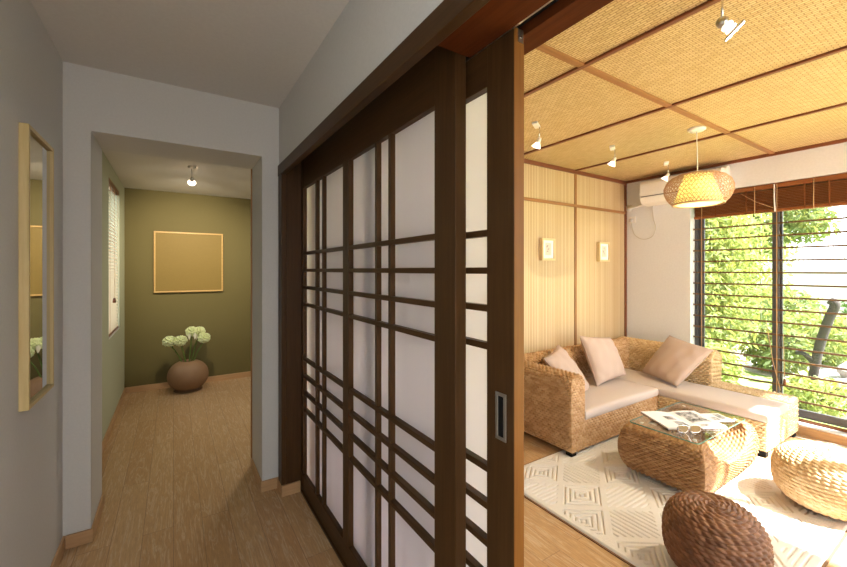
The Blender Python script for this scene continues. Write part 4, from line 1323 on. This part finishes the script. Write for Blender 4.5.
shrub(10.9, 1.35, .6, .95, 1500, 'darker shrub at the right window edge behind the path', 23, 'leaf_b', .14)
shrub(6.35, 2.45, .42, .62, 1500, 'low bright shrub close below the left sash', 27, 'leaf_a', .1)
shrub(6.3, 1.35, .35, .42, 900, 'low bright shrub close below the right sash', 24, 'leaf_a', .1)
shrub(15., 4.0, 1.0, 1.2, 1500, 'clipped hedge shrub far across the lawn', 25, 'leaf_b', .18)
shrub(15.2, 1.7, 1.0, 1.2, 1500, 'clipped hedge shrub far across the lawn by the railing', 26, 'leaf_c', .18)

tr = thing('leaning_trunk', (7.6, 1.64, GZ_), 'curved dark bare trunk leaning right in the garden', 'tree trunk')
MB().tube(smooth_pts([(7.6, 1.64, GZ_), (7.6, 1.618, .06), (7.6, 1.577, .35), (7.6, 1.527, .595), (7.6, 1.465, .838), (7.6, 1.418, .98), (7.6, 1.415, 1.045), (7.6, 1.462, 1.085)]), .055, 12).build('trunk', 'bark', tr)
MB().tube(smooth_pts([(7.6, 1.60, .16), (7.55, 1.70, .30), (7.55, 1.80, .31)]), [.035]*6+[.03]*6+[.02], 10).build('branch', 'bark', tr)

tre = thing('garden_tree', (11.5, 3.6, GZ_), 'tall leafy tree whose branches hang into the right sash top', 'tree')
MB().tube(smooth_pts([(11.5, 3.6, GZ_), (11.45, 3.55, 1.2), (11.5, 3.4, 2.6), (11.5, 3.2, 4.2)]), .11, 10).build('trunk', 'bark', tre)
rnd = random.Random(5); lf = MB()
for c, r in (((11.3, 3.0, 3.0), (.9, .8, .7)), ((11.4, 3.6, 3.6), (1.1, 1., .9)), ((11.2, 2.55, 2.55), (.6, .5, .45)), ((11.6, 4.3, 3.2), (1., .9, .8)), ((11.3, 3.4, 2.3), (.7, .6, .5))):
    leafy(lf, c, r, 900, .17, rnd)
lf.build('foliage', 'leaf_b', tre, fixn=False)
far = ((15., 10.2, 1.9, 4.6), (21.8, 6.8, 1.7, 3.6), (19.5, 14.5, 2.2, 6.))
for i, (x, y, r, h) in enumerate(far):
    t = thing('garden_tree', (x, y, GZ_), ('bushy tree far behind the bamboo', 'lower bushy tree far behind the mullion', 'largest tree at the garden end behind the bamboo')[i], 'tree', 'far garden trees')
    MB().tube([(x, y, GZ_), (x, y, h*.5)], .14, 8).build('trunk', 'bark', t)
    rnd = random.Random(60+i); lf = MB(); leafy(lf, (x, y, h*.55), (r, r, h*.5), 2600, .32, rnd)
    lf.build('foliage', ('leaf_b', 'leaf_a', 'leaf_b')[i], t, fixn=False)

fe = thing('garden_railing', (17.5, 3.3, GZ_), 'white upright railing across the far end of the lawn', 'fence')
A, B = Vector((19.5, 7.2, 0)), Vector((16.4, -.6, 0))
MB().tube([A+Vector((0, 0, 2.50)), B+Vector((0, 0, 2.50))], .035, 8).build('top_rail', 'white_paint', fe)
MB().tube([A+Vector((0, 0, 1.74)), B+Vector((0, 0, 1.74))], .03, 8).build('bottom_rail', 'white_paint', fe)
pk_ = MB()
for k in range(60):
    p = A + (B-A)*(k/59)
    pk_.tube([p+Vector((0, 0, 1.74)), p+Vector((0, 0, 2.50))], .014, 6)
pk_.build('bars', 'white_paint', fe)
wlb = MB()
for k in range(1):
    d = (B-A).normalized(); nrm = Vector((-d.y, d.x, 0))*.12
    P = [A+nrm, B+nrm, B-nrm, A-nrm]
    wlb.add([p+Vector((0, 0, GZ_)) for p in P] + [p+Vector((0, 0, 1.70)) for p in P], [(0, 3, 2, 1), (4, 5, 6, 7), (0, 1, 5, 4), (1, 2, 6, 5), (2, 3, 7, 6), (3, 0, 4, 7)])
wlb.build('base_wall', 'plaster', fe)

rnd = random.Random(77)
for i, (x, y, r, lab) in enumerate(((7.25, 1.72, .17, 'grey garden rock at the foot of the leaning trunk'), (7.45, 1.28, .20, 'larger grey garden rock right of the trunk'), (8.5, 1.25, .30, 'broad grey garden rock behind the path edge'))):
    bm = bmesh.new()
    bmesh.ops.create_icosphere(bm, subdivisions=3, radius=r)
    for v in bm.verts:
        k = 1 + .22*math.sin(v.co.x*9/r*.4+i*2)*math.cos(v.co.y*8/r*.4+i) + .08*math.sin(v.co.z*14/r*.4)
        v.co = Vector((v.co.x*k*1.2, v.co.y*k, v.co.z*k*.7))
    me = bpy.data.meshes.new('garden_rock'); bm.to_mesh(me); bm.free()
    me.materials.append(M['rock'])
    o = bpy.data.objects.new('garden_rock', me); COL.objects.link(o); o.location = (x, y, GZ_+r*.4)
    tag(o, lab, 'rock', 'garden rocks')

# ================================================================== LIGHT
w = bpy.data.worlds.new('World'); scene.world = w; w.use_nodes = True
nt = w.node_tree; nt.nodes.clear()
bg = N(nt, 'ShaderNodeBackground', i_Strength=2.45)
tcw = N(nt, 'ShaderNodeTexCoord'); spw = N(nt, 'ShaderNodeSeparateXYZ'); L(nt, tcw.outputs['Generated'], spw.inputs[0])
rp_ = N(nt, 'ShaderNodeValToRGB')
rp_.color_ramp.elements[0].position = 0.; rp_.color_ramp.elements[0].color = (.95, .97, 1.0, 1)
rp_.color_ramp.elements[1].position = .8; rp_.color_ramp.elements[1].color = (.78, .88, 1.0, 1)
L(nt, spw.outputs['Z'], rp_.inputs[0]); L(nt, rp_.outputs[0], bg.inputs[0])
ow = N(nt, 'ShaderNodeOutputWorld'); L(nt, bg.outputs[0], ow.inputs[0])

su = bpy.data.lights.new('sun', 'SUN'); su.energy = 20.; su.angle = math.radians(1.2); su.color = (1., .965, .92)
suo = bpy.data.objects.new('sun', su); COL.objects.link(suo)
az, el = math.radians(115), math.radians(55)
suo.rotation_euler = Vector((math.cos(az)*math.cos(el), math.sin(az)*math.cos(el), -math.sin(el))).to_track_quat('-Z', 'Y').to_euler()
suo.location = (3, -3, 6)

def portal(name, loc, aim, sx_, sy_):
    la = bpy.data.lights.new(name, 'AREA'); la.shape = 'RECTANGLE'; la.size = sx_; la.size_y = sy_
    la.cycles.is_portal = True
    o = bpy.data.objects.new(name, la); COL.objects.link(o); o.location = loc
    o.rotation_euler = Vector(aim).to_track_quat('-Z', 'Z').to_euler()
portal('portal_window', (5.0, .95, 1.21), (-1, 0, 0), 2.14, 2.26)
portal('portal_garden', (3.16, NY-.07, 1.31), (0, 1, 0), 3.36, 2.54)
portal('portal_rear', (.06, -2.81, 1.12), (0, 1, 0), 1.04, 2.25)
portal('portal_hall', (-.63, -1.485, 1.14), (1, 0, 0), 2.27, 2.12)
portal('portal_corridor', (-.67, 4.98, 1.61), (1, 0, 0), .84, 1.5)

def lamp(name, loc, r, e, col):
    la = bpy.data.lights.new(name, 'AREA'); la.shape = 'DISK'; la.size = r; la.energy = e; la.color = col
    o = bpy.data.objects.new(name, la); COL.objects.link(o); o.location = loc
fill_spot = spot('spotlight', (3.55, .12, CH), (-.6, 1.83, -2.1), .16, 'unseen white spotlight added beside the garden glazing to light the sofa', None, energy=85, size=92, blend=.7)  # added spotlight out of view, throws directional light on the sofa front
fill_spot['kind'] = 'structure'
def drum(name, x, y, z, r, lab):  # housings added for the unseen hall and corridor fill lights
    t = thing(name, (x, y, z), lab, 'lamp', None, 'structure')
    MB().lathe([(.001, 0), (r, 0), (r, -.05), (r-.006, -.05), (r-.006, -.012), (.001, -.012)], (x, y, z), 32).build('housing', 'white_plastic', t, fixn=False)
drum('added_lamp_hall', .05, -1.1, CH, .215, 'round white ceiling lamp added out of view to brighten the hall')
drum('added_lamp_corridor', 1.25, 4.6, 2.50, .19, 'round white ceiling lamp added out of view to brighten the corridor')
lamp('hall_fill_light', (.05, -1.1, CH-.045), .4, 11., (1., .97, .90))  # added fill from behind the camera for the dim hall
lamp('corridor_fill_light', (1.25, 4.6, 2.455), .35, 10., (1., .93, .80))  # added fill, brightens the corridor from its hidden side
pl = bpy.data.lights.new('pendant_light', 'POINT'); pl.energy = 2.6; pl.color = (1., .90, .66); pl.shadow_soft_size = .05
plo = bpy.data.objects.new('pendant_light', pl); COL.objects.link(plo); plo.location = (PX, PY, 2.075)

# ================================================================== CAMERA
cam = bpy.data.cameras.new('camera'); co = bpy.data.objects.new('camera', cam); COL.objects.link(co)
co.location = (0, 0, 1.5)
co.rotation_euler = (PI/2, 0, -math.radians(32.8))
cam.sensor_width = 36.; cam.lens = 388/847*36
cam.shift_y = -13.5/847
cam.clip_start = .02; cam.clip_end = 200
scene.camera = co

vs_ = scene.view_settings
vs_.view_transform = 'Standard'; vs_.look = 'None'; vs_.gamma = 1.; vs_.use_curve_mapping = False
vs_.exposure = 1.02
scene.cycles.use_denoising = True
scene.cycles.max_bounces = 14
scene.cycles.diffuse_bounces = 6
scene.cycles.transparent_max_bounces = 24
scene.cycles.sample_clamp_indirect = 6.
scene.cycles.caustics_reflective = False
scene.cycles.caustics_refractive = False
